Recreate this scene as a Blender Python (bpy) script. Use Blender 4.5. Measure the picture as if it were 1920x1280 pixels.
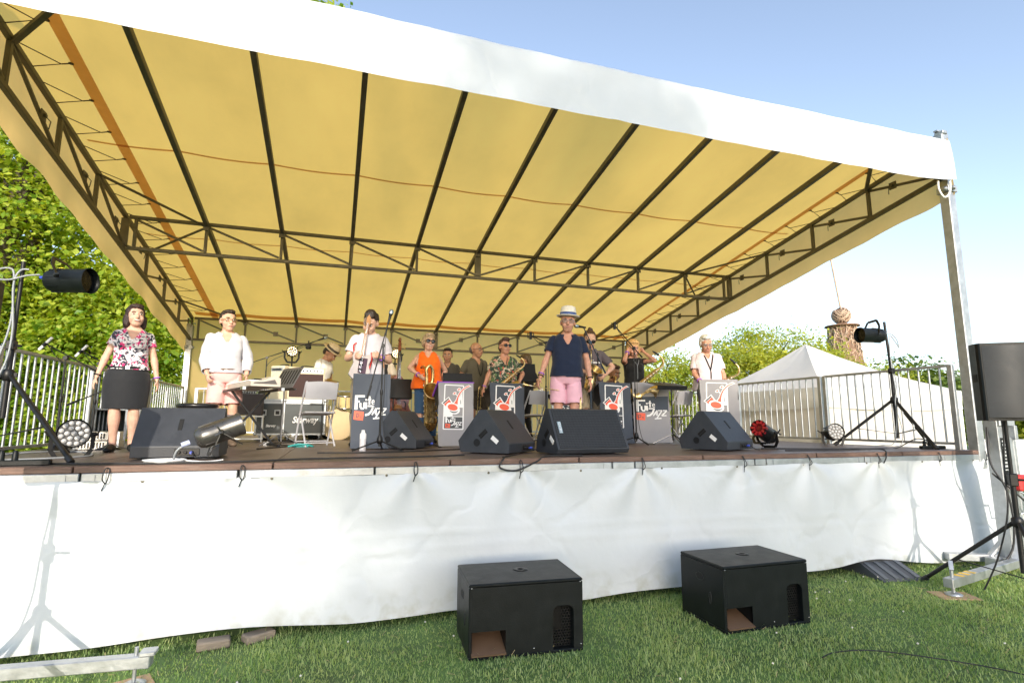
import bpy, bmesh, math, random
import numpy as np
from mathutils import Vector, Matrix, Euler, noise as mnoise
R = math.radians
for o in list(bpy.data.objects): bpy.data.objects.remove(o)
SC = bpy.context.scene
COL = SC.collection
# ---------------------------------------------------------------- camera
cam = bpy.data.cameras.new('camera'); camo = bpy.data.objects.new('camera', cam); COL.objects.link(camo)
def cam_axes(yaw, p, r):
    fw = Vector((-math.sin(yaw)*math.cos(p), math.cos(yaw)*math.cos(p), math.sin(p)))
    rt = Vector((math.cos(yaw), math.sin(yaw), 0)); up = rt.cross(fw)
    c, s = math.cos(r), math.sin(r)
    return c*rt+s*up, -s*rt+c*up, fw
ca, cb, cf = cam_axes(-0.3104, 0.1451, 0.0039)
mw = Matrix((ca, cb, -cf)).transposed().to_4x4(); mw.translation = Vector((-7.739, -4.909, 1.668))
camo.matrix_world = mw
cam.sensor_width = 36; cam.lens = 1020.6/1920*36; cam.clip_start = .05; cam.clip_end = 3000
SC.camera = camo
# ---------------------------------------------------------------- light
SUN_AZ, SUN_EL = -8, 19
world = bpy.data.worlds.new('World'); SC.world = world; world.use_nodes = True
wn = world.node_tree; bg = wn.nodes['Background']
sky = wn.nodes.new('ShaderNodeTexSky'); sky.sky_type = 'NISHITA'; sky.sun_disc = False
sky.sun_elevation = R(SUN_EL); sky.sun_rotation = R(180-SUN_AZ); sky.altitude = 100
sky.air_density = 0.95; sky.dust_density = 1.1; sky.ozone_density = 1.5
hs = wn.nodes.new('ShaderNodeHueSaturation'); hs.inputs['Saturation'].default_value = .80; hs.inputs['Value'].default_value = .92; wn.links.new(sky.outputs[0], hs.inputs['Color']); wn.links.new(hs.outputs[0], bg.inputs[0]); bg.inputs[1].default_value = 0.15
sun = bpy.data.lights.new('sun', 'SUN'); sun.energy = 2.0; sun.angle = R(.55); sun.color = (1, .90, .76)
suno = bpy.data.objects.new('sun', sun); COL.objects.link(suno)
sd = Vector((-math.sin(R(SUN_AZ))*math.cos(R(SUN_EL)), math.cos(R(SUN_AZ))*math.cos(R(SUN_EL)), -math.sin(R(SUN_EL))))
suno.rotation_euler = sd.to_track_quat('-Z', 'Y').to_euler(); suno.location = -sd*60
vs = SC.view_settings; vs.view_transform = 'Standard'; vs.look = 'None'; vs.exposure = 1.36; vs.gamma = 1; vs.use_curve_mapping = False
SC.render.engine = 'CYCLES'
# ---------------------------------------------------------------- helpers
rng = random.Random(7); nrng = np.random.default_rng(11)
class MB:
    def __init__(s): s.v = []; s.f = []; s.mi = []; s.sm = []; s.M = Matrix.Identity(4)
    def add(s, vs, fs, mi=0, sm=False):
        b = len(s.v); M = s.M
        s.v.extend([tuple(M @ Vector(p)) for p in vs])
        for f in fs: s.f.append(tuple(b+i for i in f)); s.mi.append(mi); s.sm.append(sm)
        return s
    def box(s, c, sz, mi=0, rot=None, bev=0.0):
        hx, hy, hz = sz[0]/2, sz[1]/2, sz[2]/2; c = Vector(c)
        m = rot.to_matrix() if isinstance(rot, Euler) else (rot.to_3x3() if rot is not None else Matrix.Identity(3))
        if bev <= 0:
            vs = [(x*hx, y*hy, z*hz) for x in (-1, 1) for y in (-1, 1) for z in (-1, 1)]
            fs = [(0,1,3,2),(4,6,7,5),(0,4,5,1),(2,3,7,6),(0,2,6,4),(1,5,7,3)]
            return s.add([c+m@Vector(v) for v in vs], fs, mi)
        b = min(bev, hx*.9, hy*.9, hz*.9); vs = []; idx = {}
        for x in (-1, 1):
            for y in (-1, 1):
                for z in (-1, 1):
                    for ax in range(3):
                        p = [x*(hx-b), y*(hy-b), z*(hz-b)]; p[ax] += b*(x, y, z)[ax]
                        idx[(x, y, z, ax)] = len(vs); vs.append(p)
        fs = []
        for ax in range(3):
            o1, o2 = [(1,2),(2,0),(0,1)][ax]
            for sg in (-1, 1):
                q = []
                for a, b2 in ((-1,-1),(1,-1),(1,1),(-1,1)):
                    k = [0,0,0]; k[ax] = sg; k[o1] = a; k[o2] = b2; q.append(idx[(*k, ax)])
                fs.append(tuple(q) if sg > 0 else tuple(q[::-1]))
        for ax in range(3):
            o1, o2 = [(1,2),(2,0),(0,1)][ax]
            for a in (-1, 1):
                for b2 in (-1, 1):
                    k0 = [0,0,0]; k1 = [0,0,0]; k0[ax] = -1; k1[ax] = 1
                    for k in (k0, k1): k[o1] = a; k[o2] = b2
                    q = (idx[(*k0,o1)], idx[(*k1,o1)], idx[(*k1,o2)], idx[(*k0,o2)])
                    fs.append(q if a*b2 > 0 else q[::-1])
        for x in (-1, 1):
            for y in (-1, 1):
                for z in (-1, 1):
                    q = (idx[(x,y,z,0)], idx[(x,y,z,1)], idx[(x,y,z,2)])
                    fs.append(q if x*y*z > 0 else q[::-1])
        return s.add([c+m@Vector(v) for v in vs], fs, mi)
    def bar(s, p0, p1, w, h=None, mi=0, up=(0,0,1), bev=0.0):
        p0, p1 = Vector(p0), Vector(p1); d = p1-p0; L = d.length; d.normalize()
        u = Vector(up)
        if abs(d.dot(u)) > .95: u = Vector((0,1,0)) if abs(d.y) < .9 else Vector((1,0,0))
        sx = d.cross(u).normalized(); uz = sx.cross(d)
        m = Matrix((sx, d, uz)).transposed()
        return s.box((p0+p1)/2, (w, L, h or w), mi, m, bev)
    def ring(s, c, d, u, r, n):
        d = d.normalized(); x = d.orthogonal().normalized() if u is None else (u-d*u.dot(d)).normalized()
        y = d.cross(x)
        return [c + x*(r*math.cos(2*math.pi*i/n)) + y*(r*math.sin(2*math.pi*i/n)) for i in range(n)]
    def tube(s, pts, r, n=8, mi=0, caps=True, sm=True):
        pts = [Vector(p) for p in pts]; k = len(pts)
        rs = r if isinstance(r, (list, tuple)) else [r]*k
        vs = []; u = None
        for i, p in enumerate(pts):
            d = (pts[min(i+1,k-1)]-pts[max(i-1,0)])
            if d.length < 1e-9: d = Vector((0,0,1))
            d.normalize()
            if u is None: u = d.orthogonal()
            u = (u-d*u.dot(d))
            if u.length < 1e-6: u = d.orthogonal()
            u.normalize()
            vs += s.ring(p, d, u, rs[i], n)
        fs = [(i*n+j, i*n+(j+1)%n, (i+1)*n+(j+1)%n, (i+1)*n+j) for i in range(k-1) for j in range(n)]
        s.add(vs, fs, mi, sm)
        if caps:
            s.add(vs[:n], [tuple(range(n))[::-1]], mi); s.add(vs[-n:], [tuple(range(n))], mi)
        return s
    def lathe(s, prof, n=20, c=(0,0,0), axis=None, mi=0, sm=True, ex=1.0, ey=1.0, cap1=True):
        m = Matrix.Identity(3)
        if axis is not None: m = Vector(axis).to_track_quat('Z', 'Y').to_matrix()
        c = Vector(c); vs = []
        for r, z in prof:
            for i in range(n):
                a = 2*math.pi*i/n; vs.append(c+m@Vector((r*ex*math.cos(a), r*ey*math.sin(a), z)))
        k = len(prof)
        fs = [(i*n+j, i*n+(j+1)%n, (i+1)*n+(j+1)%n, (i+1)*n+j) for i in range(k-1) for j in range(n)]
        s.add(vs, fs, mi, sm)
        if prof[0][0] > 1e-5: s.add(vs[:n], [tuple(range(n))[::-1]], mi)
        if cap1 and prof[-1][0] > 1e-5: s.add(vs[-n:], [tuple(range(n))], mi)
        return s
    def ell(s, c, r, nu=12, nv=8, mi=0, rot=None):
        m = rot if rot is not None else Matrix.Identity(3); c = Vector(c); vs = [c+m@Vector((0,0,-r[2]))]
        for j in range(1, nv):
            t = math.pi*j/nv-math.pi/2
            for i in range(nu):
                a = 2*math.pi*i/nu
                vs.append(c+m@Vector((r[0]*math.cos(t)*math.cos(a), r[1]*math.cos(t)*math.sin(a), r[2]*math.sin(t))))
        vs.append(c+m@Vector((0,0,r[2]))); L = len(vs)-1
        fs = [(0, 1+(i+1)%nu, 1+i) for i in range(nu)]
        for j in range(nv-2):
            for i in range(nu):
                a = 1+j*nu; fs.append((a+i, a+(i+1)%nu, a+nu+(i+1)%nu, a+nu+i))
        a = 1+(nv-2)*nu; fs += [(a+i, a+(i+1)%nu, L) for i in range(nu)]
        return s.add(vs, fs, mi, True)
    def prism(s, out, a, b, ax=0, mi=0, sm=False):
        """outline of 2-D points swept along axis ax from a to b (other axes in order)"""
        def P(p, t):
            q = [0,0,0]; o = [i for i in range(3) if i != ax]; q[ax] = t; q[o[0]] = p[0]; q[o[1]] = p[1]; return tuple(q)
        n = len(out); vs = [P(p, a) for p in out]+[P(p, b) for p in out]
        fs = [(i, (i+1)%n, n+(i+1)%n, n+i) for i in range(n)]
        s.add(vs, fs, mi, sm); s.add(vs[:n], [tuple(range(n))[::-1]], mi); s.add(vs[n:], [tuple(range(n))], mi)
        return s
    def grid(s, fn, nu, nv, mi=0, sm=True):
        vs = [fn(i/nu, j/nv) for j in range(nv+1) for i in range(nu+1)]; w = nu+1
        fs = [(j*w+i, j*w+i+1, (j+1)*w+i+1, (j+1)*w+i) for j in range(nv) for i in range(nu)]
        return s.add(vs, fs, mi, sm)
    def mesh(s, name):
        me = bpy.data.meshes.new(name); me.from_pydata(s.v, [], s.f)
        me.polygons.foreach_set('material_index', s.mi); me.polygons.foreach_set('use_smooth', s.sm)
        me.update(); return me
    def build(s, name, mats, parent=None, fix=True):
        me = s.mesh(name)
        if fix:
            bm = bmesh.new(); bm.from_mesh(me); bmesh.ops.recalc_face_normals(bm, faces=bm.faces); bm.to_mesh(me); bm.free()
        for m in (mats if isinstance(mats, (list, tuple)) else [mats]): me.materials.append(m)
        return link(name, me, parent)
def link(name, me, parent=None):
    o = bpy.data.objects.new(name, me); COL.objects.link(o)
    if parent is not None: o.parent = parent
    return o
def tag(o, label=None, cat=None, group=None, kind=None):
    if label: o['label'] = label
    if cat: o['category'] = cat
    if group: o['group'] = group
    if kind: o['kind'] = kind
    return o
def thing(name, label, cat, loc=(0,0,0), rz=0, group=None, rot=None):
    o = bpy.data.objects.new(name, None); COL.objects.link(o); o.empty_display_size = .1
    o.location = loc; o.rotation_euler = rot if rot is not None else (0, 0, rz)
    return tag(o, label, cat, group)
def copy_tree(o, parent=None):
    c = o.copy(); COL.objects.link(c)
    if parent is not None: c.parent = parent
    for ch in list(o.children): copy_tree(ch, c)
    return c
def catmull(pts, n=6):
    pts = [Vector(p) for p in pts]; out = []
    for i in range(len(pts)-1):
        p0 = pts[max(i-1,0)]; p1 = pts[i]; p2 = pts[i+1]; p3 = pts[min(i+2,len(pts)-1)]
        for k in range(n):
            t = k/n
            out.append(.5*((2*p1)+(p2-p0)*t+(2*p0-5*p1+4*p2-p3)*t*t+(3*p1-p0-3*p2+p3)*t**3))
    return out+[pts[-1]]
# ---------------------------------------------------------------- materials
MATS = {}
def mat(name, col, rough=.6, metal=0, var=.12, scale=6, bump=0.0, bscale=60, spec=.5, trans=None, dirt=0.0, dirtcol=(.12,.10,.08), stretch=None, sheen=0, coat=0):
    if name in MATS: return MATS[name]
    m = bpy.data.materials.new(name); m.use_nodes = True; nt = m.node_tree; N = nt.nodes; L = nt.links
    b = N['Principled BSDF']; b.inputs['Roughness'].default_value = rough; b.inputs['Metallic'].default_value = metal
    b.inputs['Specular IOR Level'].default_value = spec
    if coat: b.inputs['Coat Weight'].default_value = coat
    if sheen: b.inputs['Sheen Weight'].default_value = sheen
    tc = N.new('ShaderNodeTexCoord'); vec = tc.outputs['Object']
    if stretch:
        mp = N.new('ShaderNodeMapping'); mp.inputs['Scale'].default_value = stretch; L.new(vec, mp.inputs[0]); vec = mp.outputs[0]
    nz = N.new('ShaderNodeTexNoise'); nz.inputs['Scale'].default_value = scale; nz.inputs['Detail'].default_value = 6; nz.inputs['Roughness'].default_value = .62
    L.new(vec, nz.inputs['Vector'])
    mr = N.new('ShaderNodeMapRange'); mr.inputs[1].default_value = .25; mr.inputs[2].default_value = .75
    mr.inputs[3].default_value = 1-var; mr.inputs[4].default_value = 1+var; L.new(nz.outputs[0], mr.inputs[0])
    mx = N.new('ShaderNodeVectorMath'); mx.operation = 'SCALE'; mx.inputs[0].default_value = col[:3]; L.new(mr.outputs[0], mx.inputs['Scale'])
    out = mx.outputs[0]
    if dirt > 0:
        n2 = N.new('ShaderNodeTexNoise'); n2.inputs['Scale'].default_value = scale*.45; n2.inputs['Detail'].default_value = 9; n2.inputs['Roughness'].default_value = .7; L.new(vec, n2.inputs['Vector'])
        r2 = N.new('ShaderNodeMapRange'); r2.inputs[1].default_value = .52; r2.inputs[2].default_value = .72; r2.inputs[4].default_value = dirt; L.new(n2.outputs[0], r2.inputs[0])
        mm = N.new('ShaderNodeMix'); mm.data_type = 'RGBA'; L.new(r2.outputs[0], mm.inputs[0]); L.new(out, mm.inputs[6]); mm.inputs[7].default_value = (*dirtcol, 1); out = mm.outputs[2]
    L.new(out, b.inputs['Base Color'])
    rr = N.new('ShaderNodeMapRange'); rr.inputs[3].default_value = max(.03, rough-.12); rr.inputs[4].default_value = min(1, rough+.12); L.new(nz.outputs[0], rr.inputs[0]); L.new(rr.outputs[0], b.inputs['Roughness'])
    if bump:
        n3 = N.new('ShaderNodeTexNoise'); n3.inputs['Scale'].default_value = bscale; n3.inputs['Detail'].default_value = 4; L.new(vec, n3.inputs['Vector'])
        bp = N.new('ShaderNodeBump'); bp.inputs['Strength'].default_value = bump; bp.inputs['Distance'].default_value = .01; L.new(n3.outputs[0], bp.inputs['Height']); L.new(bp.outputs[0], b.inputs['Normal'])
    if trans:
        tr = N.new('ShaderNodeBsdfTranslucent'); ms = N.new('ShaderNodeMixShader'); ms.inputs[0].default_value = trans[1]
        if trans[0] is None: L.new(out, tr.inputs[0])
        else:
            v2 = N.new('ShaderNodeVectorMath'); v2.operation = 'SCALE'; v2.inputs[0].default_value = trans[0]; L.new(mr.outputs[0], v2.inputs['Scale']); L.new(v2.outputs[0], tr.inputs[0])
        L.new(b.outputs[0], ms.inputs[1]); L.new(tr.outputs[0], ms.inputs[2]); L.new(ms.outputs[0], N['Material Output'].inputs[0])
    MATS[name] = m; return m
def emit(name, col, strength):
    if name in MATS: return MATS[name]
    m = bpy.data.materials.new(name); m.use_nodes = True; b = m.node_tree.nodes['Principled BSDF']
    b.inputs['Base Color'].default_value = (*col, 1); b.inputs['Emission Color'].default_value = (*col, 1); b.inputs['Emission Strength'].default_value = strength
    MATS[name] = m; return m
STEEL = mat('galvanised_steel', (.42,.44,.46), .45, .75, .22, 9, .15, 40)
FRAME = mat('painted_frame_steel', (.13,.115,.08), .55, .35, .25, 10, .1, 60)
ROOF = mat('roof_tarp_pvc', (.80,.48,.14), .6, 0, .12, .9, .8, 5.5, trans=((1.0,.63,.15), .9), dirt=.36, dirtcol=(.50,.29,.07), stretch=(1,.6,1))
FLAP = mat('flap_tarp_pvc', (.88,.58,.24), .6, 0, .08, 1.6, .25, 4, trans=((1.0,.68,.26), .6), dirt=.2, dirtcol=(.45,.3,.1))
SEAM = mat('welded_seam_pvc', (.55,.32,.18), .6, 0, .12, 4, trans=((.72,.40,.17), .65))
WHITE_PVC = mat('white_pvc', (.55,.58,.61), .48, 0, .05, 1.2, .5, 5.5, dirt=.16, dirtcol=(.44,.44,.43))
def creased(m, scale, strength, stain=True):
    nt = m.node_tree; N = nt.nodes; L = nt.links; b = N['Principled BSDF']
    tc = N.new('ShaderNodeTexCoord'); nz = N.new('ShaderNodeTexNoise'); nz.inputs['Scale'].default_value = 1.3; nz.inputs['Detail'].default_value = 3; L.new(tc.outputs['Object'], nz.inputs['Vector'])
    ad = N.new('ShaderNodeVectorMath'); ad.operation = 'MULTIPLY_ADD'; L.new(nz.outputs['Color'], ad.inputs[0]); ad.inputs[1].default_value = (.9,.9,.9); L.new(tc.outputs['Object'], ad.inputs[2])
    vo = N.new('ShaderNodeTexVoronoi'); vo.feature = 'DISTANCE_TO_EDGE'; vo.inputs['Scale'].default_value = scale; L.new(ad.outputs[0], vo.inputs['Vector'])
    mr = N.new('ShaderNodeMapRange'); mr.inputs[2].default_value = .09; mr.interpolation_type = 'SMOOTHSTEP'; L.new(vo.outputs['Distance'], mr.inputs[0])
    bp = N.new('ShaderNodeBump'); bp.inputs['Strength'].default_value = strength; bp.inputs['Distance'].default_value = .02; L.new(mr.outputs[0], bp.inputs['Height'])
    old = b.inputs['Normal'].links
    if old: L.new(old[0].from_socket, bp.inputs['Normal'])
    L.new(bp.outputs[0], b.inputs['Normal'])
    if stain:
        sx = N.new('ShaderNodeSeparateXYZ'); L.new(tc.outputs['Object'], sx.inputs[0]); n2 = N.new('ShaderNodeTexNoise'); n2.inputs['Scale'].default_value = 7; n2.inputs['Detail'].default_value = 8; L.new(tc.outputs['Object'], n2.inputs['Vector'])
        h = N.new('ShaderNodeMapRange'); h.inputs[1].default_value = .32; h.inputs[2].default_value = .06; L.new(sx.outputs['Z'], h.inputs[0])
        k = N.new('ShaderNodeMapRange'); k.inputs[1].default_value = .47; k.inputs[2].default_value = .68; k.inputs[4].default_value = .55; L.new(n2.outputs[0], k.inputs[0])
        mm = N.new('ShaderNodeMath'); mm.operation = 'MULTIPLY'; L.new(h.outputs[0], mm.inputs[0]); L.new(k.outputs[0], mm.inputs[1])
        mx = N.new('ShaderNodeMix'); mx.data_type = 'RGBA'; L.new(mm.outputs[0], mx.inputs[0]); L.new(b.inputs['Base Color'].links[0].from_socket, mx.inputs[6]); mx.inputs[7].default_value = (.26,.25,.15,1); L.new(mx.outputs[2], b.inputs['Base Color'])
creased(WHITE_PVC, 1.1, .22); creased(ROOF, 1.4, .25, False)
BACK = mat('back_tarp_pvc', (.92,.64,.28), .6, 0, .06, 1.2, .3, 2.5, trans=((1.0,.68,.25), .75), dirt=.2, dirtcol=(.5,.38,.18))
WOOD = mat('deck_plywood', (.12,.088,.075), .42, 0, .5, 3.5, .2, 30, stretch=(1,9,9), dirt=.65, dirtcol=(.25,.21,.19))
EDGE = mat('deck_edge_board', (.15,.088,.066), .6, 0, .35, 5, .3, 40, stretch=(1,8,8), dirt=.4, dirtcol=(.32,.24,.2))
BLACK = mat('black_paint', (.006,.008,.009), .42, 0, .3, 8, .1, 120, dirt=.3, dirtcol=(.022,.024,.024), spec=.25)
BLACKM = mat('black_metal', (.009,.009,.010), .42, 0, .25, 12, spec=.35)
WEDGE = mat('wedge_paint_sky_tint', (.030,.034,.042), .5, 0, .25, 9, .15, 130, dirt=.25, dirtcol=(.075,.075,.08), spec=.5)  # black paint with the blue-grey sky reflection mixed into its base colour
GRILLE = mat('speaker_grille', (.03,.032,.035), .5, .3, .2, 20)
CASTOR = mat('grey_plastic', (.22,.23,.25), .5, 0, .15, 10)
CHROME = mat('chrome', (.62,.62,.63), .2, 1, .1, 12)
BRASS = mat('brass', (.66,.49,.24), .28, 1, .18, 18)
BRASSD = mat('aged_brass', (.45,.31,.13), .3, 1, .3, 30)
WHITE = mat('white_plastic', (.78,.78,.77), .4, 0, .04, 8)
CABLE = mat('black_cable', (.015,.015,.017), .5)
CABLEG = mat('grey_cable', (.28,.30,.32), .5)
BLUE = mat('blue_plug', (.05,.09,.55), .4)
RED = mat('red_paint', (.55,.03,.03), .4, 0, .1, 8)
PRINTW = mat('white_print', (.82,.82,.82), .6, 0, .03)
PRINTR = mat('orange_red_print', (.80,.12,.06), .6, 0, .05)
PRINTD = mat('dark_print', (.06,.065,.07), .6, 0, .05)
PURPLE = mat('purple_cloth', (.30,.07,.55), .7)
PLY = mat('plywood_pad', (.42,.28,.16), .7, 0, .2, 6, .2, 30, stretch=(8,1,1))
GLASSD = mat('dark_lens', (.008,.008,.01), .08, 0, .1)
# ================================================================ STAGE
W, D = 10.873, 8.603
DK = 1.326
ZU = lambda y: 5.466+(3.903-5.466)*y/D
ZL = lambda y: 4.973+(3.42-4.973)*y/D
# ---- lawn
def lawn_z(x, y): return 0.012*mnoise.noise((x*.5, y*.5, 0))
mb = MB()
xs = [-400,-150,-60,-30]+[-20+i*1.0 for i in range(31)]+[20,40,80,200,400]; ys = [-400,-120,-40,-15]+[-8+i*.8 for i in range(22)]+[15,25,45,90,200,700]
vsg = [(x, y, lawn_z(x, y) if abs(x) < 30 and abs(y) < 12 else 0) for y in ys for x in xs]; n = len(xs)
mb.add(vsg, [(j*n+i, j*n+i+1, (j+1)*n+i+1, (j+1)*n+i) for j in range(len(ys)-1) for i in range(n-1)], 0, True)
LAWN = mat('lawn_soil', (.10,.17,.045), .9, 0, .5, 2.5, .6, 40, dirt=.35, dirtcol=(.10,.095,.04))
tag(mb.build('lawn', LAWN), kind='structure')
# ---- platform
st = thing('stage_platform', 'brown plywood stage deck with galvanised front edge rail', 'stage', (0,0,0))
NX, NY = 8, 4
pw, pd = (W+.2)/NX, (D+.1)/NY
for i in range(NX):
    for j in range(NY):
        m = MB(); m.box((0,0,0), (pw-.006, pd-.006, .03), bev=.003)
        o = m.build('deck_panel', WOOD, st); o.location = (-W-.1+pw*(i+.5), .02+pd*(j+.5), DK-.015-.0008*((i+j)%3))
cuts = [-11.0,-9.55,-8.2,-6.75,-5.5,-4.1,-2.6,-1.3,.12]
for a, b in zip(cuts[:-1], cuts[1:]):
    m = MB(); m.box(((a+b)/2, -.02, DK-.024), (b-a-.012, .06, .05), bev=.006); m.build('edge_board', EDGE, st)
cuts2 = [-11.0,-9.5,-8.45,-7.4,-5.15,-4.9,-3.45,-3.3,-1.9,-.7,.12]
for a, b in zip(cuts2[:-1], cuts2[1:]):
    m = MB(); m.box(((a+b)/2, -.03, DK-.083), (b-a-.014, .045, .066), bev=.005)
    if b-a > .5:
        m.box((a+.09, -.056, DK-.086), (.012,.008,.05)); m.box((b-.09, -.056, DK-.086), (.012,.008,.05))
    m.build('edge_rail', STEEL, st)
for x in np.linspace(-W, 0, 6):
    for y in (.6, 4.3, 8.2):
        m = MB(); m.box((x*.97-.15, y, .62), (.08,.08,1.24)); m.box((x*.97-.15, y, .02), (.25,.25,.04)); m.build('support_leg', STEEL, st)
for y in (.3, 3, 5.6, 8.4):
    m = MB(); m.box((-W/2, y, DK-.11), (W, .06, .12)); m.build('cross_beam', STEEL, st)
# ---- skirt
ties = [-10.7,-9.33,-8.42,-7.06,-6.1,-4.83,-3.62,-2.75,-1.72,-.72,.1]
def skirt_y(x, z):
    t = (1.235-z)/1.17; y = -.062-.035*t
    for i, a in enumerate(ties):
        dx, dz = x-a, max(0.0, 1.24-z); r = math.hypot(dx, dz)
        if r < 1.3:
            th = math.atan2(dx, dz+.02)
            y += -.03*math.exp(-r/.45)*math.cos(th*(5+i%3)+i)*min(1, r/.08)
    y += -.035*mnoise.noise((x*.55, z*.9, 3.1))*(.25+t)-.012*mnoise.noise((x*2.1+z*1.5, z*1.6, 9))
    zc = .70+.03*math.sin(x*.8)
    y += -.006*math.exp(-((z-zc-.02*mnoise.noise((x*.9,0,0)))/.016)**2)*(.6+.8*mnoise.noise((x*1.1,5,0)))-.003*math.exp(-((z-zc+.12)/.02)**2)
    if x > -1.2: y -= .10*t*t*min(1, (x+1.2)/.8)
    y -= .03*t**4*math.sin(x*2.3)
    return y
def skirt(u, v):
    x = -11.15+u*(11.15+.16); top = 1.222-.010*math.sin(x*2.3)**2
    bot = .075+.02*math.sin(x*1.3)+.012*math.sin(x*3.7+1)
    bot += .10*math.exp(-((x+2.0)/.55)**2)
    z = top+(bot-top)*v
    return (x, skirt_y(x, z), z)
m = MB(); m.grid(skirt, 340, 44)
sk = m.build('stage_skirt', WHITE_PVC); tag(sk, 'long white tarpaulin skirt hanging from the stage front edge', 'tarpaulin')
for i, a in enumerate(ties):
    m = MB(); y = skirt_y(a, 1.21)-.006
    m.tube(catmull([(a, y-.004, 1.20), (a-.012, y-.03, 1.24), (a-.006, -.075, 1.31), (a+.016, -.06, 1.30), (a+.02, y-.025, 1.23), (a+.004, y-.004, 1.2)], 4), .0045, 5)
    m.bar((a, y-.01, 1.2), (a-.015, y-.02, 1.15), .006)
    m.build('cable_tie', CABLE, sk)
for a in np.arange(-10.9, .2, .9):
    y = skirt_y(a, 1.205)
    m = MB(); m.lathe([(.003,0),(.011,0),(.011,.004),(.004,.005)], 10, (a, y, 1.207), (0,-1,0)); m.build('eyelet', FRAME, sk)
# ---- roof frame
rf = thing('roof_frame', 'dark steel truss frame carrying the canopy roof', 'frame', (0,0,0))
def member(name, p0, p1, w=.05, h=None, mt=FRAME):
    m = MB(); m.bar(p0, p1, w, h, bev=.004); return m.build(name, mt, rf)
NB = 8
for X, s in ((-W, 1), (0, -1)):
    member('truss_chord', (X, -.02, ZU(-.02)), (X, D, ZU(D)), .055, .06); member('truss_chord', (X, -.02, ZL(-.02)), (X, D, ZL(D)), .055, .06)
    for j in range(NB+1):
        y = D*j/NB; member('truss_post', (X, y, ZL(y)+.03), (X, y, ZU(y)-.03), .045 if j != 4 else .10, .05)
        if j < NB:
            y2 = D*(j+1)/NB
            a, b = ((X, y+.03, ZU(y)-.05), (X, y2-.03, ZL(y2)+.05)) if j < 4 and s > 0 else ((X, y+.03, ZL(y)+.05), (X, y2-.03, ZU(y2)-.05)) if s < 0 and j < 4 else ((X, y+.03, ZL(y)+.05), (X, y2-.03, ZU(y2)-.06))
            member('truss_brace', a, b, .035)
            t = .62; pz = Vector(a).lerp(Vector(b), t)
            m = MB(); m.box(pz+Vector((s*.028,0,0)), (.012,.11,.11), bev=.003); m.box(pz+Vector((s*.045,0,0)), (.03,.03,.03)); m.tube([pz+Vector((s*.05,0,-.01)), pz+Vector((s*.09,.02,-.05)), pz+Vector((s*.07,.04,-.13))], .006, 5)
            m.build('clamp_plate', FRAME, rf)
for y, hv in ((D/2, 1), (D-.03, 0)):
    member('truss_chord', (-W+.05, y, ZU(y)-.005), (-.05, y, ZU(y)-.005), .05, .05); member('truss_chord', (-W+.05, y, ZL(y)), (-.05, y, ZL(y)), .05, .05)
    for i in range(0, 11):
        x = -W+W*i/10
        if i in (0, 10): x += .14 if i == 0 else -.14
        big = (i == 5)
        member('truss_post', (x, y, ZL(y)+.03), (x, y, ZU(y)-.03), .11 if big else .04, .05)
        if 0 < i < 10:
            m = MB(); m.box((x, y-.035, ZU(y)-.07), (.09,.02,.08), bev=.003); m.build('clamp_plate', FRAME, rf)
        if i < 10:
            x2 = -W+W*(i+1)/10
            if i < 5: a, b = (x+.03, y, ZU(y)-.05), (x2-.03, y, ZL(y)+.05)
            else: a, b = (x+.03, y, ZL(y)+.05), (x2-.03, y, ZU(y)-.05)
            member('truss_brace', a, b, .032)
            if hv == 0:
                pz = Vector(a).lerp(Vector(b), .6); m = MB(); m.box(pz-Vector((0,.03,0)), (.10,.02,.10), bev=.003); m.build('clamp_plate', FRAME, rf)
# front truss hidden behind the valance
member('truss_chord', (-W, 0, ZU(0)), (0, 0, ZU(0)), .05); member('truss_chord', (-W, 0, ZL(0)), (0, 0, ZL(0)), .05)
for i in range(1, 10):
    x = -W+W*i/10
    member('rafter', (x, .2, ZU(.2)-.018), (x, D-.05, ZU(D-.05)-.018), .06, .075)
# diagonal wind braces
member('wind_brace', (-W+.03, D*3/8, ZU(D*3/8)-.02), (-W+W*.1, D/2, ZU(D/2)-.05), .03)
member('wind_brace', (-W+.03, D*5/8, ZU(D*5/8)-.02), (-W+W*.1, D/2, ZU(D/2)-.05), .03)
member('wind_brace', (-W+.03, D*7/8, ZU(D*7/8)-.02), (-W+W*.1, D-.05, ZU(D)-.05), .03)
member('wind_brace', (-.03, D*3/8, ZU(D*3/8)-.02), (-W*.1, D/2, ZU(D/2)-.05), .03)
member('wind_brace', (-.03, D*5/8, ZU(D*5/8)-.02), (-W*.1, D/2, ZU(D/2)-.05), .03)
member('wind_brace', (-.03, D*7/8, ZU(D*7/8)-.02), (-W*.1, D-.05, ZU(D)-.05), .03)
member('wind_brace', (-W+.03, D/8, ZU(D/8)-.02), (-W+W*.1, .03, ZU(0)-.03), .05)
member('wind_brace', (-.03, D/8, ZU(D/8)-.02), (-W*.1, .03, ZU(0)-.03), .05)
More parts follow.
